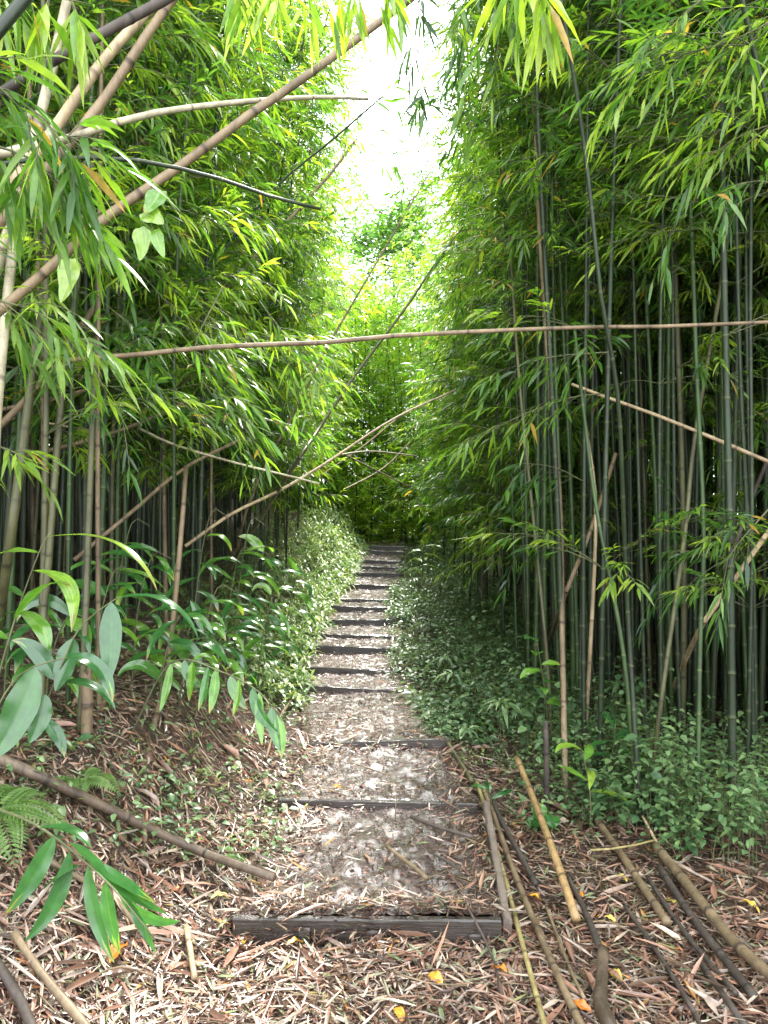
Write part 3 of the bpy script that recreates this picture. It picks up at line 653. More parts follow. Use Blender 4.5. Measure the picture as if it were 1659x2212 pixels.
# overhanging leafy shoots close to the camera
def shoot(pts, nb, leafL, label, rb=None, spd=None, L=(.15, .4)):
    P = [at(*p) for p in pts]; o = P[0]; root = empty('leafy_shoot', o, label, 'bamboo shoot', 'leafy bamboo shoots hanging into the view')
    c = spline([p - o for p in P], .06); g, gl, gt = Geo(), Geo(), Geo(); tube(g, c, np.linspace(.005, .0018, len(c)), 5, 0)
    g.build('stem', M['twig'], root)
    for k in range(nb):
        i = int(len(c) * (.15 + .85 * (k + U(0, 1)) / nb)); i = min(i, len(c) - 2)
        d = nrm(c[i + 1] - c[i]) + rng.normal(0, .55, 3) if spd is None else np.array(spd) + rng.normal(0, .35, 3)
        spray(gl, gt, c[i], d, U(*L), rng.integers(4, 8), leafL, .3, rb if rb is None else rb + U(-.15, .15), .75)
    gl.plus(gt).build('foliage', M['leaf'], root, True, M['twig'])
shoot([(-120, 120, 2.3), (0, 190, 2.3), (100, 260, 2.35), (190, 330, 2.4)], 20, .175, 'leafy shoot with long narrow leaves at the upper left edge', .42, L=(.1, .25))
shoot([(-60, 300, 2.4), (60, 340, 2.4), (130, 400, 2.45), (180, 470, 2.5)], 15, .175, 'long leaved shoot hanging below the upper left edge, some tips yellowed', .45, (.35, 0, -.6), (.08, .2))
shoot([(-80, -60, 2.5), (60, -20, 2.5), (200, 10, 2.6)], 9, .2, 'bright leaves hanging down in the top left corner', .7, (.15, 0, -.9), (.06, .15))
shoot([(-60, 640, 2.9), (40, 660, 2.9), (130, 700, 3.0), (200, 760, 3.0)], 14, .16, 'leafy shoot reaching right from the left edge, below the upper foliage', .6, (.9, 0, -.4))
shoot([(-60, 960, 3.2), (0, 965, 3.2), (60, 990, 3.2)], 6, .15, 'small leafy shoot at the left edge at mid height', .7, (.8, 0, -.3), (.1, .2))
shoot([(420, -130, 2.8), (560, -60, 2.8), (700, -30, 2.9), (860, -60, 3)], 16, .19, 'yellow green leaves hanging from the top edge, left of the sky gap', .66, (.2, 0, -.9), (.06, .18))
shoot([(1090, -120, 2.5), (1150, -40, 2.5), (1200, -5, 2.5)], 7, .2, 'yellow leaves hanging from the top edge, right of the sky gap', .85, (0, 0, -.9), (.04, .1))
shoot([(1800, -50, 3.2), (1640, 60, 3.2), (1500, 110, 3.3), (1400, 105, 3.4)], 22, .135, 'light green leafy shoot reaching in from the upper right', .7)
shoot([(1820, 240, 3.4), (1690, 230, 3.4), (1600, 260, 3.5), (1520, 300, 3.6)], 16, .135, 'light green leafy shoot just below the first at the right edge', .7)
shoot([(930, -150, 4.2), (900, 20, 4.2), (905, 130, 4.2), (925, 210, 4.2)], 10, .15, 'dark drooping leaf tuft hanging in the sky gap', .1, (.1, 0, -.9), (.1, .2))
shoot([(1300, 850, 4.7), (1230, 860, 4.6), (1120, 900, 4.5), (1010, 960, 4.4)], 16, .15, 'yellow green leafy shoot reaching left out of the right grove', .6, (-.8, -.2, -.2))
shoot([(1330, 760, 4.6), (1200, 770, 4.6), (1080, 800, 4.6)], 14, .15, 'dull green leafy shoot above the yellow green one', .4, (-.7, -.2, -.2))
shoot([(1260, 1040, 4.9), (1200, 1010, 4.8), (1130, 1000, 4.8)], 8, .15, 'dark leafy shoot at mid height of the right grove', .2, (-.7, -.2, -.3))
shoot([(1660, 1100, 4.0), (1590, 1180, 4.0), (1560, 1230, 4.0)], 6, .15, 'small grey green shoot at the right edge in the lower grove', .25, (-.4, -.2, -.4))
shoot([(480, 620, 4.4), (420, 760, 4.3), (470, 870, 4.2), (540, 930, 4.2)], 22, .15, 'leafy shoot hanging out of the left bank over its culms', .55, (.7, -.2, -.3))
shoot([(560, 650, 5.0), (640, 760, 5.0), (690, 830, 5.0)], 22, .15, 'bright leafy shoot hanging over the stairs from the left', .6, (.5, -.2, -.4))

# climbing vine with heart-shaped leaves
r = empty('climbing_vine', at(330, 395, 3.3), 'vine with four bright heart shaped leaves hanging from the thick brown culm', 'vine'); o = np.array(r.location)
g = Geo(); tube(g, spline([at(*p) - o for p in ((330, 392, 3.35), (318, 430, 3.28), (325, 480, 3.27), (338, 520, 3.27))], .04), .0035, 6, 0); g.build('stem', M['twig'], r)
for (px, py), d, L, W_, rr in (((345, 412), (-.15, -.25, -.75), .13, .12, .75), ((312, 458), (.6, -.3, -.45), .12, .1, .9), ((302, 492), (.4, -.2, -1), .16, .075, .9), ((335, 496), (.25, -.2, -1), .14, .07, .85), ((150, 560), (.12, -.1, -1), .2, .13, .95)):
    g = Geo(); bigleaf(g, at(px, py, 3.27) - o, d, (0, -1, .3), L, W_, rr, .25, .04, 'heart'); g.build('leaf', M['ginger'], r)

# ---------------------------------------------------------------- poles and wood on the ground
def ground_pole(name, cat, pts, wpx, mat, label, group=None, lift=.0, kind='culm', inter=.25):
    P = []
    wpx = (wpx[0] * 1.05, wpx[1] * 1.05)
    for q in pts:
        p = hit(q[0], q[1], .048 + (q[2] if len(q) > 2 else 0) + lift); P.append(p)
    d0, d1 = P[0][1], P[-1][1]; r0 = wpx[0] / 2 / F * d0; r1 = wpx[1] / 2 / F * d1
    for p in P: p[2] += min(r0, r1) * .7
    o = P[0].copy(); Q = [p - o for p in P]
    g = Geo()
    if kind == 'culm': culm_tube(g, Q, r0, r1, inter, 10)
    else:
        c = spline(Q, .05); tube(g, c, np.linspace(r0, r1, len(c)) * U(.9, 1.12, len(c)), 9, 0, wob=.06)
    ob = g.build(name, M[mat]); ob.location = o; tag(ob, label, cat, group); return ob
GP = 'poles lying along the right side of the path'
ground_pole('bamboo_pole', 'bamboo pole', [(960, 1597), (1020, 1692)], (9, 11), 'culm_olive', 'grey green bamboo pole edging the path between third and second step', GP)
ground_pole('bamboo_pole', 'bamboo pole', [(1030, 1690), (1050, 1758), (1090, 1898), (1130, 2048), (1180, 2230), (1210, 2330)], (8, 12), 'culm_yellow', 'thin yellow pole right beside the grey edging board', GP)
ground_pole('bamboo_pole', 'bamboo pole', [(1040, 1700), (1062, 1753), (1110, 1888), (1155, 1998), (1225, 2158), (1275, 2260), (1320, 2360)], (10, 19), 'culm_brown', 'long reddish brown pole next to the thin yellow one', GP)
ground_pole('bamboo_pole', 'bamboo pole', [(1062, 1720), (1078, 1768), (1118, 1840), (1158, 1915)], (10, 12), 'culm_rot', 'short dark pole behind the long reddish brown one', GP)
ground_pole('bamboo_pole', 'bamboo pole', [(1117, 1643, .16), (1155, 1738, .11), (1200, 1858, .06), (1245, 1993, .0)], (12, 18), 'culm_gold', 'golden bamboo pole sloping down out of the undergrowth, its cut end on the litter', GP)
ground_pole('dead_branch', 'branch', [(1228, 1900), (1262, 1968), (1300, 2062)], (9, 16), 'culm_rot', 'dark crooked branch above the thick piece of wood', kind='b')
ground_pole('dead_branch', 'branch', [(1302, 2060), (1300, 2120), (1298, 2180), (1330, 2250)], (22, 30), 'log', 'thick crooked piece of brown wood at the bottom of the photo', kind='b')
ground_pole('bamboo_pole', 'bamboo pole', [(1288, 1775), (1335, 1840), (1380, 1908), (1442, 2000)], (13, 18), 'culm_brown', 'grey brown pole lying between the golden pole and the thick one on the right', GP)
ground_pole('bamboo_pole', 'bamboo pole', [(1415, 1832, .02), (1505, 1943, .02), (1590, 2048, .03), (1662, 2112, .04), (1760, 2200, .04)], (19, 26), 'culm_brown', 'thick mottled pole at the lower right, uppermost of the pile', GP)
ground_pole('bamboo_pole', 'bamboo pole', [(1425, 1880), (1480, 1965), (1530, 2033), (1630, 2160)], (14, 20), 'culm_rot', 'black rotten pole under the thick mottled one', GP)
ground_pole('bamboo_pole', 'bamboo pole', [(1400, 1900), (1455, 1985), (1520, 2070), (1590, 2150)], (9, 12), 'culm_rot', 'thinner black pole left of the black rotten one', GP)
ground_pole('bamboo_pole', 'bamboo pole', [(1510, 2080), (1560, 2150), (1615, 2230)], (12, 15), 'culm_rot', 'short black pole in the bottom right corner', GP)
ground_pole('twig', 'twig', [(1275, 1838, .05), (1350, 1832, .05), (1425, 1813, .06)], (5, 4), 'culm_yellow', 'thin straight olive twig lying across the grey brown pole')
ground_pole('twig', 'twig', [(1388, 1765, .12), (1415, 1815, .06), (1440, 1862, .0)], (5, 7), 'culm_tan', 'thin tan stick standing at the top end of the thick mottled pole')
ground_pole('dead_branch', 'branch', [(888, 1767), (950, 1790), (1022, 1811)], (7, 9), 'culm_rot', 'black wet stick on the lowest tread below the second step', kind='b')
ground_pole('dead_branch', 'branch', [(835, 1830), (880, 1865), (922, 1900)], (6, 10), 'culm_brown', 'brown wet stick in the middle of the lowest tread', kind='b')
ground_pole('dead_branch', 'branch', [(928, 1842), (965, 1862), (992, 1880)], (5, 5), 'culm_rot', 'thin black stick beside the brown one on the lowest tread', kind='b')
ground_pole('fallen_log', 'log', [(-90, 1600, .05), (0, 1645, .05), (100, 1690, .05), (290, 1780, .04), (440, 1848, .03), (592, 1902, .0)], (24, 17), 'log', 'long brown dead bamboo log lying down the left bank to the path', inter=.35)
ground_pole('twig', 'twig', [(402, 2005, .02), (412, 2060, .02), (420, 2118)], (11, 12), 'culm_tan', 'short pale cane lying upright in the litter at lower left')
ground_pole('dead_branch', 'branch', [(30, 2020), (90, 2110), (190, 2230), (230, 2300)], (16, 20), 'culm_brown', 'brown split cane in the lower left corner', kind='b')
ground_pole('dead_branch', 'branch', [(-10, 2080), (50, 2180), (80, 2260)], (18, 20), 'culm_rot', 'reddish dark cane at the extreme lower left corner', kind='b')
ground_pole('dead_branch', 'branch', [(95, 1855), (180, 1905), (235, 1930), (300, 2010)], (12, 9), 'culm_brown', 'grey brown cane lying under the lower left ginger leaves', kind='b')
ground_pole('dead_branch', 'branch', [(560, 1975), (590, 1990), (620, 2010)], (4, 4), 'culm_brown', 'small twig left of the first step', kind='b')

for q, wd, l in (([(1350, 1960), (1420, 2060), (1500, 2190)], (8, 10), 'thin dark cane between the grey brown pole and the black ones'),
        ([(1010, 1960), (1060, 2060), (1085, 2150)], (5, 6), 'slim dark cane at the right end of the first step, running toward the camera'),
        ([(1180, 1960), (1225, 2080), (1262, 2160)], (6, 8), 'slim brown cane between the long reddish pole and the golden one'),
        ([(1460, 2120), (1500, 2190), (1530, 2260)], (9, 9), 'short dark cane end at the bottom edge, left of the black pole'),
        ([(1600, 2060), (1680, 2090)], (8, 8), 'dark cane crossing behind the thick mottled pole at the right edge'),
        ([(1380, 2020), (1300, 1990), (1230, 2010)], (4, 3), 'crooked thin twig lying between the golden and the grey brown poles'),
        ([(700, 2080), (790, 2060), (860, 2085)], (3, 3), 'thin dark twig on the litter before the first step'),
        ([(180, 2120), (260, 2090), (330, 2110)], (5, 4), 'thin twig at the bottom left below the ginger row'),
        ([(330, 1650), (400, 1690), (470, 1700)], (6, 5), 'short grey cane on the bank above the fallen log'),
        ([(640, 1500), (600, 1560), (575, 1640)], (6, 6), 'brown cane on the bank left of the third step')):
    ground_pole('dead_cane', 'cane', q, wd, 'culm_rot' if 'dark' in l else 'culm_brown', l, kind='b')
def stump(pb, H, wpx, mat, label):
    p = hit(*pb); r = wpx / 2 / F * p[1]; g = Geo()
    culm_tube(g, [(0, 0, -.03), (.004, 0, H * .5), (.0, .004, H)], r * 1.1, r, .13, 10, .07)
    n = 12; a = np.arange(n) * 2 * np.pi / n
    v = [(math.cos(t) * r * .98, math.sin(t) * r * .98, H - .002) for t in a] + [(math.cos(t) * r * .9, math.sin(t) * r * .9, H + U(.0, .06)) for t in a]
    g.add(v, [(i, (i + 1) % n, n + (i + 1) % n, n + i) for i in range(n)], .1)
    o = g.build('bamboo_stump', M[mat]); o.location = p; tag(o, label, 'stump')
stump((186, 1605), .32, 24, 'culm_brown', 'brown broken bamboo stump beside the straight grey green culm')
stump((311, 1838), .11, 11, 'culm_brown', 'small brown stub in front of the fallen log')
stump((1180, 1760), .5, 12, 'culm_rot', 'dark dead stub among the right undergrowth')

# ---------------------------------------------------------------- ginger plants
def ginger(base, stem, leaf_specs, label, mat='ginger', group='ginger plants on the left bank', rr=(.3, .8), r0=.006):
    """stem: list of 3D points from the base; leaf_specs: (fraction, direction, length, width, droop)"""
    root = empty('ginger_plant', base, label, 'ginger plant', group); o = np.array(base, float)
    c = spline([np.array(p, float) - o for p in stem], .04); g = Geo(); tube(g, c, np.linspace(r0, r0 * .4, len(c)), 6, 0); g.build('stem', M['twig'], root)
    for f, d, L, W_, dr in leaf_specs:
        p = at(*f) - o if isinstance(f, tuple) else c[min(int(f * (len(c) - 1)), len(c) - 1)]
        g = Geo(); nn = np.array([0, -.35, 1.]) if abs(nrm(np.array(d, float))[2]) < .75 else np.array([.0, -1., .25])
        bigleaf(g, p, d, nn + rng.normal(0, .2, 3), L, W_, U(*rr), dr, .035); g.build('leaf', M[mat], root)
    return root
# bottom left: drooping row of long leaves
d = 2.45
st = [at(-10, 1745, 2.75)] + [at(*p) for p in ((78, 1782, 2.55), (170, 1850, 2.45), (250, 1925, 2.4), (335, 2030, 2.35))]
q = lambda x, y: (x, y, 2.45)
sp = [(q(85, 1788), (.9, 0, .08), .20, .05, .4), (q(118, 1805), (-.35, -.1, -.9), .27, .062, .05), (q(150, 1840), (-.06, -.1, -.95), .30, .07, .02), (q(190, 1870), (.09, -.1, -.95), .31, .055, .02), (q(228, 1905), (.12, -.1, -.95), .22, .05, .02),
      (q(150, 1820), (.8, 0, -.5), .20, .05, .3), (q(195, 1860), (.8, 0, -.55), .25, .05, .2), (q(235, 1900), (.7, 0, -.6), .24, .045, .2), (q(255, 1925), (.6, 0, -.75), .24, .04, .1), (q(170, 1870), (-.6, 0, -.3), .14, .05, .2), (q(280, 1950), (.5, -.1, -.8), .17, .035, .1)]
ginger(st[0], st, sp, 'ginger shoot bending down at the lower left with a row of long glossy leaves', rr=(.25, .5))
# big leaves at the left edge
st = [hit(-60, 1700)] + [at(*p) for p in ((-20, 1560, 2.7), (40, 1460, 2.7), (105, 1430, 2.7), (150, 1420, 2.7))]
q = lambda x, y: (x, y, 2.68)
ginger(st[0], st, [(q(78, 1440), (-.2, -.1, -1), .36, .12, .02), (q(98, 1500), (-.1, -.1, -1), .17, .07, .05), (q(140, 1418), (.75, -.05, .05), .26, .06, 1.5), (.4, (-.6, 0, .4), .25, .06, .6)], 'ginger shoot with the largest hanging leaf at the left edge', rr=(.05, .5))
st = [hit(-40, 1640)] + [at(*p) for p in ((0, 1450, 3.2), (45, 1300, 3.2), (90, 1180, 3.2), (110, 1150, 3.2))]
ginger(st[0], st, [(.98, (.9, -.1, .1), .62, .055, .62), (.9, (-.8, 0, .1), .3, .06, .5), (.8, (.8, -.1, -.05), .42, .06, .7), (.65, (.7, 0, -.3), .25, .08, .4), (.6, (.4, -.2, .5), .4, .08, .6), (.55, (-.7, -.1, .3), .3, .07, .7)], 'tall ginger shoot with long arching yellow green leaves on the left', rr=(.6, .95))
st = [hit(60, 1620)] + [at(*p) for p in ((120, 1470, 3.1), (170, 1360, 3.1), (240, 1300, 3.1), (262, 1290, 3.1))]
ginger(st[0], st, [(.98, (.75, -.1, .15), .42, .045, .8), (.75, (-.1, -.2, -.9), .22, .095, .1), (.95, (.1, -.2, -.95), .32, .075, .1), (.55, (.8, 0, .2), .3, .06, .8), (.6, (-.4, 0, .8), .25, .07, .6), (.3, (.6, 0, -.4), .2, .06, .3)], 'ginger shoot with two broad hanging pale leaves, middle of the left cluster', rr=(.05, .45))
# drooping comb of leaves over the bank
cw = [(300, 1560, 4.2), (370, 1432, 4.1), (480, 1452, 4.0), (560, 1495, 3.95), (612, 1560, 3.9)]
st = [hit(280, 1590)] + [at(*p) for p in cw[1:]]
ginger(st[0], st, [(.42 + .056 * k, (U(-.05, .25) * (1 if k > 3 else -.5), -.25, -1), U(.19, .27), .052, .1) for k in range(11)] + [(.5, (.3, .3, .2), .2, .04, .9), (.7, (.5, .3, .1), .2, .04, .9)], 'ginger shoot bowing right over the bank with a comb of hanging leaves', rr=(.3, .85))
gz = [((455, 1110), 5.1, .55), ((520, 1190), 5.6, .5), ((560, 1200), 6.1, .5), ((470, 1270), 4.9, .5), ((600, 1230), 6.6, .5), ((390, 1330), 4.4, .4), ((330, 1200), 4.6, .6), ((250, 1230), 4.4, .6), ((430, 1380), 4.6, .35), ((500, 1320), 5.2, .4), ((640, 1250), 7.2, .5), ((590, 1290), 6, .4), ((150, 1330), 3.9, .5), ((540, 1130), 5.6, .6), ((285, 1130), 4.7, .6), ((60, 1280), 4.0, .5)]
for k, ((px, py), d, hh) in enumerate(gz):
    top = at(px, py, d); zb = float(h_all(top[0] - .1, top[1])); b = np.array([top[0] - .12, top[1], zb - .02])
    st = [b, b + (top - b) * .5 + np.array([-.03, 0, .05]), top, top + np.array([.12, -.03, -.02])]
    sp = []
    for j in range(rng.integers(8, 12)):
        s = 1 if j % 2 else -1
        sp.append((.3 + .7 * j / 11, (s * U(.4, 1) + .3, U(-.6, .3), U(-.2, .5)), U(.2, .34), U(.04, .07), U(.5, 1.2)))
    ginger(b, st, sp, 'glossy ginger plant in the leafy cluster between the left culms', group='ginger plants between the left culms', rr=(.2, .85))
# right side: two broad-leaved saplings in the undergrowth
def sapling(pb, top, nl, L, W_, label, mat='ginger', name='sapling', rr=(.5, .9)):
    b = hit(*pb); t = at(*top); root = empty(name, b, label, 'sapling'); c = spline([np.zeros(3), (t - b) * .5 + np.array([.02, 0, 0]), t - b], .05)
    g = Geo(); tube(g, c, np.linspace(.006, .003, len(c)), 6, 0); g.build('stem', M['twig'], root)
    for j in range(nl):
        th = j * 2.4 + U(-.3, .3); f = .45 + .55 * (j + 1) / nl; p = c[int(f * (len(c) - 1))]
        g = Geo(); bigleaf(g, p, (math.cos(th), math.sin(th) * .7, U(-.1, .5)), (0, -.3, 1), L * U(.7, 1.1), W_ * U(.8, 1.1), U(*rr), U(.2, .6), .04, 'oval'); g.build('leaf', M[mat], root)
sapling((1185, 1640), (1160, 1385, 4.7), 8, .17, .08, 'broad leaved green sapling standing above the right undergrowth')
sapling((1275, 1800), (1258, 1620, 4.3), 5, .24, .055, 'sapling with long arching pale leaves at the right grove front', rr=(.7, 1))
sapling((1300, 1700), (1330, 1560, 4.6), 8, .26, .05, 'long leaved seedling between the right culms', rr=(.1, .4))
sapling((1060, 1760), (1045, 1690, 4.3), 3, .17, .05, 'small plant with three dark leaves at the corner of the edging board', rr=(.1, .5))
sapling((1165, 1800), (1160, 1770, 4.15), 4, .12, .09, 'small broad leaved plant left of the golden pole', rr=(.3, .6))
sapling((905, 1260), (915, 1180, 12.5), 6, .35, .09, 'bright leaved plant at the right edge of the upper stairs', rr=(.7, 1))

# ---------------------------------------------------------------- ferns
def fern(base, fronds, L, label, side=1, group='ferns on the left bank'):
    root = empty('fern', base, label, 'fern', group)
    for k in range(fronds):
        th = 2 * math.pi * k / fronds + U(-.4, .4); d = np.array([math.cos(th), math.sin(th) * .8, U(.5, 1)])
        t = np.linspace(0, 1, 22)[:, None]; d = nrm(d); LL = L * U(1.0, 1.5)
        c = d * LL * t + np.array([0, 0, -1.]) * LL * .75 * t ** 2
        g = Geo(); tube(g, c[::3], np.linspace(.002, .0008, len(c[::3])), 3, 0, cap=False)
        sd = nrm(np.cross(d, (0, 0, 1.))); tt = nrm(np.gradient(c, axis=0))
        for s in (-1, 1):
            P = c[3:]; m = len(P); wl = LL * .30 * np.sin(np.linspace(.45, 1, m) ** 1.0 * math.pi) ** .8 + .004
            D = sd * s + tt[3:] * .45 + np.array([0, 0, -.15]); N = np.cross(tt[3:], sd * -1) + np.array([0, 0, .4])
            kites(g, P, D, N, wl, wl * .2 + .004, U(.2, .9, m), .15, .1, .3)
            # toothed lobes along each pinna
            for q in (.25, .45, .65):
                P2 = P + nrm(D) * wl[:, None] * q
                for s2 in (-1, 1): kites(g, P2, tt[3:] * s2 + nrm(D) * .6, N, wl * .16 * (1 - q * .6) + .002, wl * .09 + .002, U(.2, .9, m), 0, .1, .4)
        g.build('frond', M['fern'], root)
fern(at(-25, 1760, 2.9), 7, .36, 'large pale fern at the lower left edge')
fern(hit(170, 1690), 6, .22, 'small fern behind the upper part of the fallen log')
fern(hit(610, 1440), 7, .26, 'fern beside the fourth step on the left')
fern(hit(560, 1470), 6, .26, 'fern left of the fourth step, farther up the bank')
fern(hit(640, 1395), 7, .3, 'fern beside the sixth step on the left')
fern(hit(480, 1850), 5, .12, 'tiny fern under the fallen log')
for px, py, l in ((550, 1400, 'fern under the ginger cluster, upper one'), (480, 1365, 'fern under the ginger cluster, leftmost'), (655, 1340, 'fern at the left edge of the eighth step')):
    fern(hit(px, py), 6, .25, l)

# ---------------------------------------------------------------- undergrowth
def weeds(g, gst, x, y, H, nl, Ls, rb):
    z = float(h_all(x, y)); lean = rng.normal(0, .15, 2); t = np.linspace(0, 1, 5)[:, None]
    c = np.array([x, y, z - .01]) + np.concatenate([lean[0] * H * t ** 1.5, lean[1] * H * t ** 1.5, H * t], 1)
    tube(gst, c, np.linspace(.0024, .001, 5), 3, 0, cap=False)
    f = .25 + .75 * np.repeat(np.arange(nl // 2) + 1, 2) / (nl // 2); f = f + U(-.03, .03, len(f)); n = len(f)
    P = np.stack([np.interp(f, t[:, 0], c[:, k]) for k in range(3)], -1)
    th = np.repeat(np.arange(n // 2) * 1.57 + U(0, 3), 2) + np.tile([0, math.pi], n // 2) + U(-.3, .3, n)
    out = U(.0, .09, n)[:, None]; hd = np.stack([np.cos(th), np.sin(th), np.zeros(n)], -1); P = P + hd * out + np.array([0, 0, .3]) * out
    D = hd + np.array([0, 0, 1.]) * U(-.35, .25, n)[:, None]; N = np.array([0, 0, 1.]) + rng.normal(0, .25, (n, 3))
    L = Ls * U(.6, 1.2, n); blades(g, P, D, N, L, L * U(.45, .62, n), np.clip(rb + U(-.25, .25, n), 0, 1), U(.05, .35, n), .2)
g, gst = Geo(), Geo(); k = 0
KINDS_ = [(.045, .72, .25), (.06, .9, .5), (.036, .5, .8), (.08, 1.05, .2), (.05, .8, .65)]
while k < 460:
    y = 4.2 + 13 * U(0, 1) ** 1.2; e0 = cx_(y) + hw_(y) + .0 + (.55 if y < 4.6 else .18 if y < 5.4 else .02); e1 = float(fr(y)) + .8
    xc = U(e0, max(e1, e0 + .4)); Lk, Hk, rk = KINDS_[rng.integers(4)]; hs = U(.35, 1.1); nn = rng.integers(3, 13)
    if y < 5.3 and (xc < .95 or U(0, 1) < .5): continue
    for q in range(nn):
        x, yy = xc + rng.normal(0, .14), y + rng.normal(0, .2)
        if x < cx_(yy) + hw_(yy) - .06: continue
        H = U(.3, .62) * hs * Hk * (.4 + .75 * float(sm(0, .6, x - e0)))
        weeds(g, gst, x, yy, H, 2 * rng.integers(4, 10), Lk * U(.7, 1.1), rk + U(-.15, .15))
    k += 1
for k in range(60):    # long bladed seedlings among them
    y = U(4.8, 14); x = U(cx_(y) + hw_(y) + .1, float(fr(y)) + .6); p = np.array([x, y, float(h_all(x, y))]); n = rng.integers(5, 9); th = U(0, 6.28, n)
    q = p + np.array([0, 0, U(.15, .5)]); tube(gst, [p, (p + q) / 2 + .01, q], .002, 3, 0, cap=False)
    L = U(.12, .24, n); blades(g, np.repeat(q[None], n, 0), np.stack([np.cos(th), np.sin(th), U(-.1, .6, n)], -1), np.stack([U(-.2, .2, n), U(-.2, .2, n), np.ones(n)], -1), L, L * .16, U(.1, .9, n), .5, .2)
for k in range(170):   # lower right shrubs
    px, py = U(1400, 1700), U(1640, 1880); p = hit(px, py)
    if p[0] < .28 * p[1]: continue
    weeds(g, gst, p[0], p[1], U(.15, .5), 2 * rng.integers(4, 9), U(.035, .068), U(.1, .7))
for k in range(120):
    p = hit(U(1090, 1420), U(1660, 1800)); weeds(g, gst, p[0], p[1], U(.05, .25), 2 * rng.integers(2, 6), U(.03, .055), U(.1, .6))
r = empty('undergrowth', (1, 8, 0), 'low leafy undergrowth between the right side of the path and the grove', 'undergrowth'); r['kind'] = 'stuff'
for g_, nm, mt in ((g, 'foliage', 'under'), (gst, 'stems', 'twig')):
    g_.v = [v - np.array([1, 8, 0]) for v in g_.v]; o = g_.build(nm, M[mt], r); o['kind'] = 'stuff'
g, gst = Geo(), Geo(); k = 0
while k < 1100:
    y = 5.6 + 13 * U(0, 1) ** .8; e0 = cx_(y) - hw_(y) - .03
    x = e0 - abs(rng.normal(0, .55))
    if y > 8 and U(0, 1) < .62: k += 1; continue
    H = U(.05, .28) + .5 * float(sm(9, 15, y)) * U(.0, 1) * float(sm(0, .6, e0 - x))
    weeds(g, gst, x, y, H, 2 * rng.integers(3, 8), U(.03, .055) + .02 * float(sm(9, 14, y)), U(.35, .95)); k += 1
for k in range(190):
    p = hit(U(0, 650), U(1380, 1860)); weeds(g, gst, p[0], p[1], U(.03, .18), 2 * rng.integers(2, 6), U(.025, .06), U(.1, .7))
for k in range(1700):   # long pale grass and bamboo seedlings up the bank
    y = 6.2 + 12 * U(0, 1) ** .85; x = cx_(y) - hw_(y) - .02 - abs(rng.normal(0, .6)); p = np.array([x, y, float(h_all(x, y))]); n = rng.integers(5, 11); th = U(0, 6.28, n)
    hh = U(0, .18) + .6 * float(sm(9, 15, y)) * U(0, 1) * float(sm(0, .6, cx_(y) - hw_(y) - x)); q = p + np.array([U(-.03, .1), U(-.05, .05), hh])
    tube(gst, [p, (p + q) / 2 + .005, q], .002, 3, 0, cap=False)
    D = np.stack([np.cos(th) * .8, np.sin(th) * .8, U(.0, 1.2, n)], -1); L = U(.09, .30, n)
    blades(g, np.repeat(q[None], n, 0) - np.array([0, 0, 1.]) * U(0, hh * .6 + .001, n)[:, None], D, np.stack([np.cos(th) * .4, np.sin(th) * .4, np.ones(n)], -1), L, L * U(.07, .15, n), U(.5, 1, n), U(.3, .9, n), .2)
for k in range(90):   # grass tufts
    p = hit(U(380, 660) if k % 2 else U(0, 500), U(1380, 1760)); n = rng.integers(5, 10); th = U(0, 6.28, n)
    D = np.stack([np.cos(th) * .6, np.sin(th) * .6, np.ones(n) * .9], -1)
    L = U(.05, .16, n); blades(g, np.repeat(p[None], n, 0), D, np.stack([np.cos(th), np.sin(th), np.ones(n) * .3], -1), L, L * .09, U(.6, 1, n), .5, .2)
r = empty('undergrowth', (-1, 8, 0), 'low weeds and grass on the left bank beside the stairs', 'undergrowth'); r['kind'] = 'stuff'
for g_, nm, mt in ((g, 'foliage', 'under'), (gst, 'stems', 'twig')):
    g_.v = [v - np.array([-1, 8, 0]) for v in g_.v]; o = g_.build(nm, M[mt], r); o['kind'] = 'stuff'

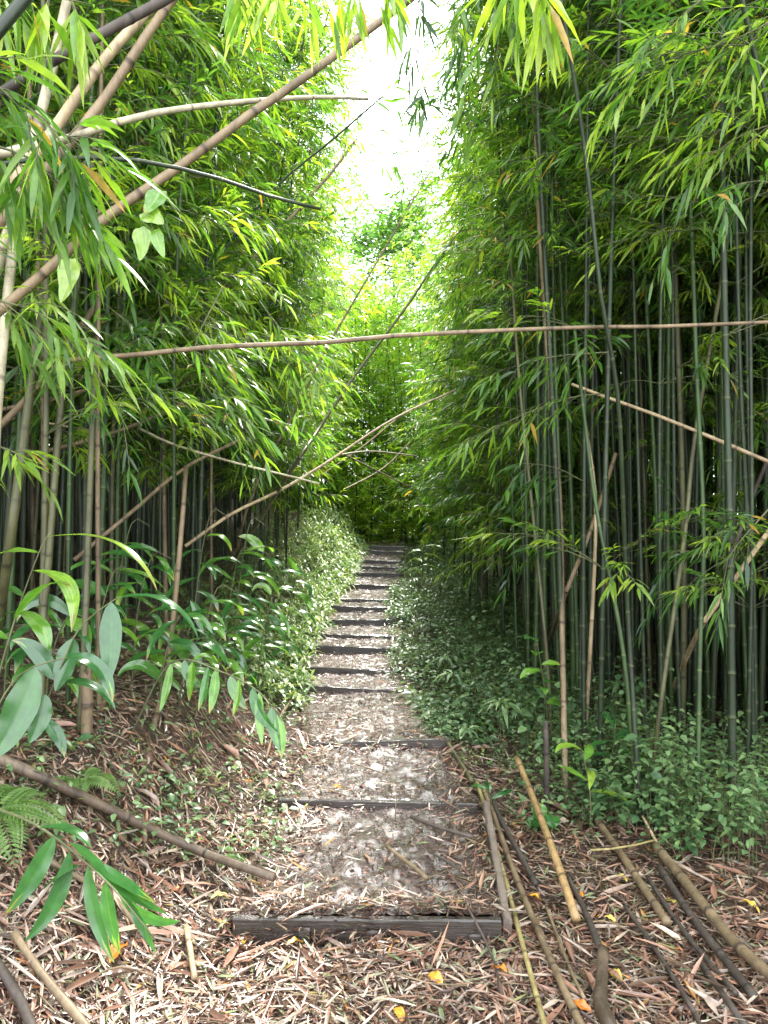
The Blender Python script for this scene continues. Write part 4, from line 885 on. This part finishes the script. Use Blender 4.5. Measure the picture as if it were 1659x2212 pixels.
# ---------------------------------------------------------------- single coloured fallen leaves
FL = [((925, 2106), .07, .3, 'orange curled fallen leaf on the litter below the first step'), ((620, 2042), .08, .6, 'orange yellow fallen leaf below the left end of the first step'), ((455, 1942), .09, 1., 'pale yellow broad fallen leaf left of the first step'),
      ((395, 1918), .07, .1, 'orange brown fallen leaf up the bank from the pale yellow one'), ((1138, 1935), .07, .5, 'yellow orange leaf lying on the brown pole'), ((1432, 1945), .08, 1., 'pale cream fallen leaf by the grey brown pole'),
      ((1095, 2102), .08, .15, 'orange brown curled leaf right of the path at the bottom'), ((1235, 2165), .08, .0, 'reddish leaf lying over the long reddish brown pole'), ((1600, 1945), .1, .7, 'yellow leaf among the shrubs at the right edge'),
      ((525, 2040), .05, .8, 'small yellow leaf left of the orange yellow one'), ((1330, 1890), .07, .85, 'yellow leaf right of the golden pole'), ((20, 1735), .08, .95, 'yellow leaf above the large fern'),
      ((1305, 1980), .06, .8, 'dull yellow leaf by the lower end of the golden pole'), ((720, 1700), .05, .2, 'small orange leaf near the second step'), ((565, 1775), .05, .6, 'small yellow leaf by the left edge of the tread'),
      ((850, 2180), .07, .3, 'orange leaf at the very bottom of the path'), ((270, 2040), .11, .1, 'broad pinkish brown leaf below the ginger row'), ((1345, 2120), .09, .9, 'cream curled leaf right of the thick piece of wood'), ((1260, 1938), .05, .2, 'small rust leaf beside the pole ends')]
for (px, py), L, rr, lab in FL:
    p = hit(px, py, .035); g = Geo(); th = U(0, 6.28)
    bigleaf(g, np.array([0, 0, .0]), (math.cos(th), math.sin(th), .25), (U(-.3, .3), U(-.3, .3), 1), L, L * .55, rr, .6, .12, 'oval', .5)
    o = g.build('fallen_leaf', M['orange']); o.location = p; tag(o, lab, 'fallen leaf', 'single coloured fallen leaves')

# ---------------------------------------------------------------- far trees in the sky gap
def tree(x, y, H, cr, n, label):
    z = float(h_all(x, y)); root = empty('tree', (x, y, z), label, 'tree', 'trees behind the bamboo'); g = Geo(); gl = Geo()
    tr = spline([(0, 0, -.2), (.1, 0, H * .35), (-.15, .1, H * .7), (.1, 0, H)], .5); tube(g, tr, np.linspace(.13, .03, len(tr)), 8, 0)
    g.build('trunk', M['bark'], root); gb = Geo()
    for k in range(n):
        f = U(.45, 1); p = tr[int(f * (len(tr) - 1))]; th = U(0, 6.28); L = cr * U(.4, 1) * (1.3 - f * .6); d = np.array([math.cos(th), math.sin(th), U(.0, .7)])
        c = spline([p, p + d * L * .5 + rng.normal(0, .2, 3), p + d * L + np.array([0, 0, U(-.3, .3)])], .3); tube(gb, c, np.linspace(.05, .01, len(c)), 4, 0, cap=False)
        for q in range(9):
            e = c[rng.integers(len(c) // 3, len(c))] + rng.normal(0, .35, 3); m = 34; P = e + rng.normal(0, .22, (m, 3)); th = U(0, 6.28, m)
            kites(gl, P, np.stack([np.cos(th), np.sin(th), U(-.6, .4, m)], -1), rng.normal(0, 1, (m, 3)), U(.14, .26, m), .09, U(0, .5, m))
    gb.build('limbs', M['bark'], root); gl.build('crown', M['leaf_far'], root)
tree(.5, 27, 12.0, 3.0, 30, 'sparse dark tree showing through the sky gap, nearer one')
tree(-3.6, 36, 15, 3.6, 24, 'tall tree behind the bamboo left of the sky gap')
tree(4.6, 34, 13, 3.4, 26, 'tree behind the right grove edge')
print('bamboo count', COUNT, 'objects', len(bpy.data.objects))
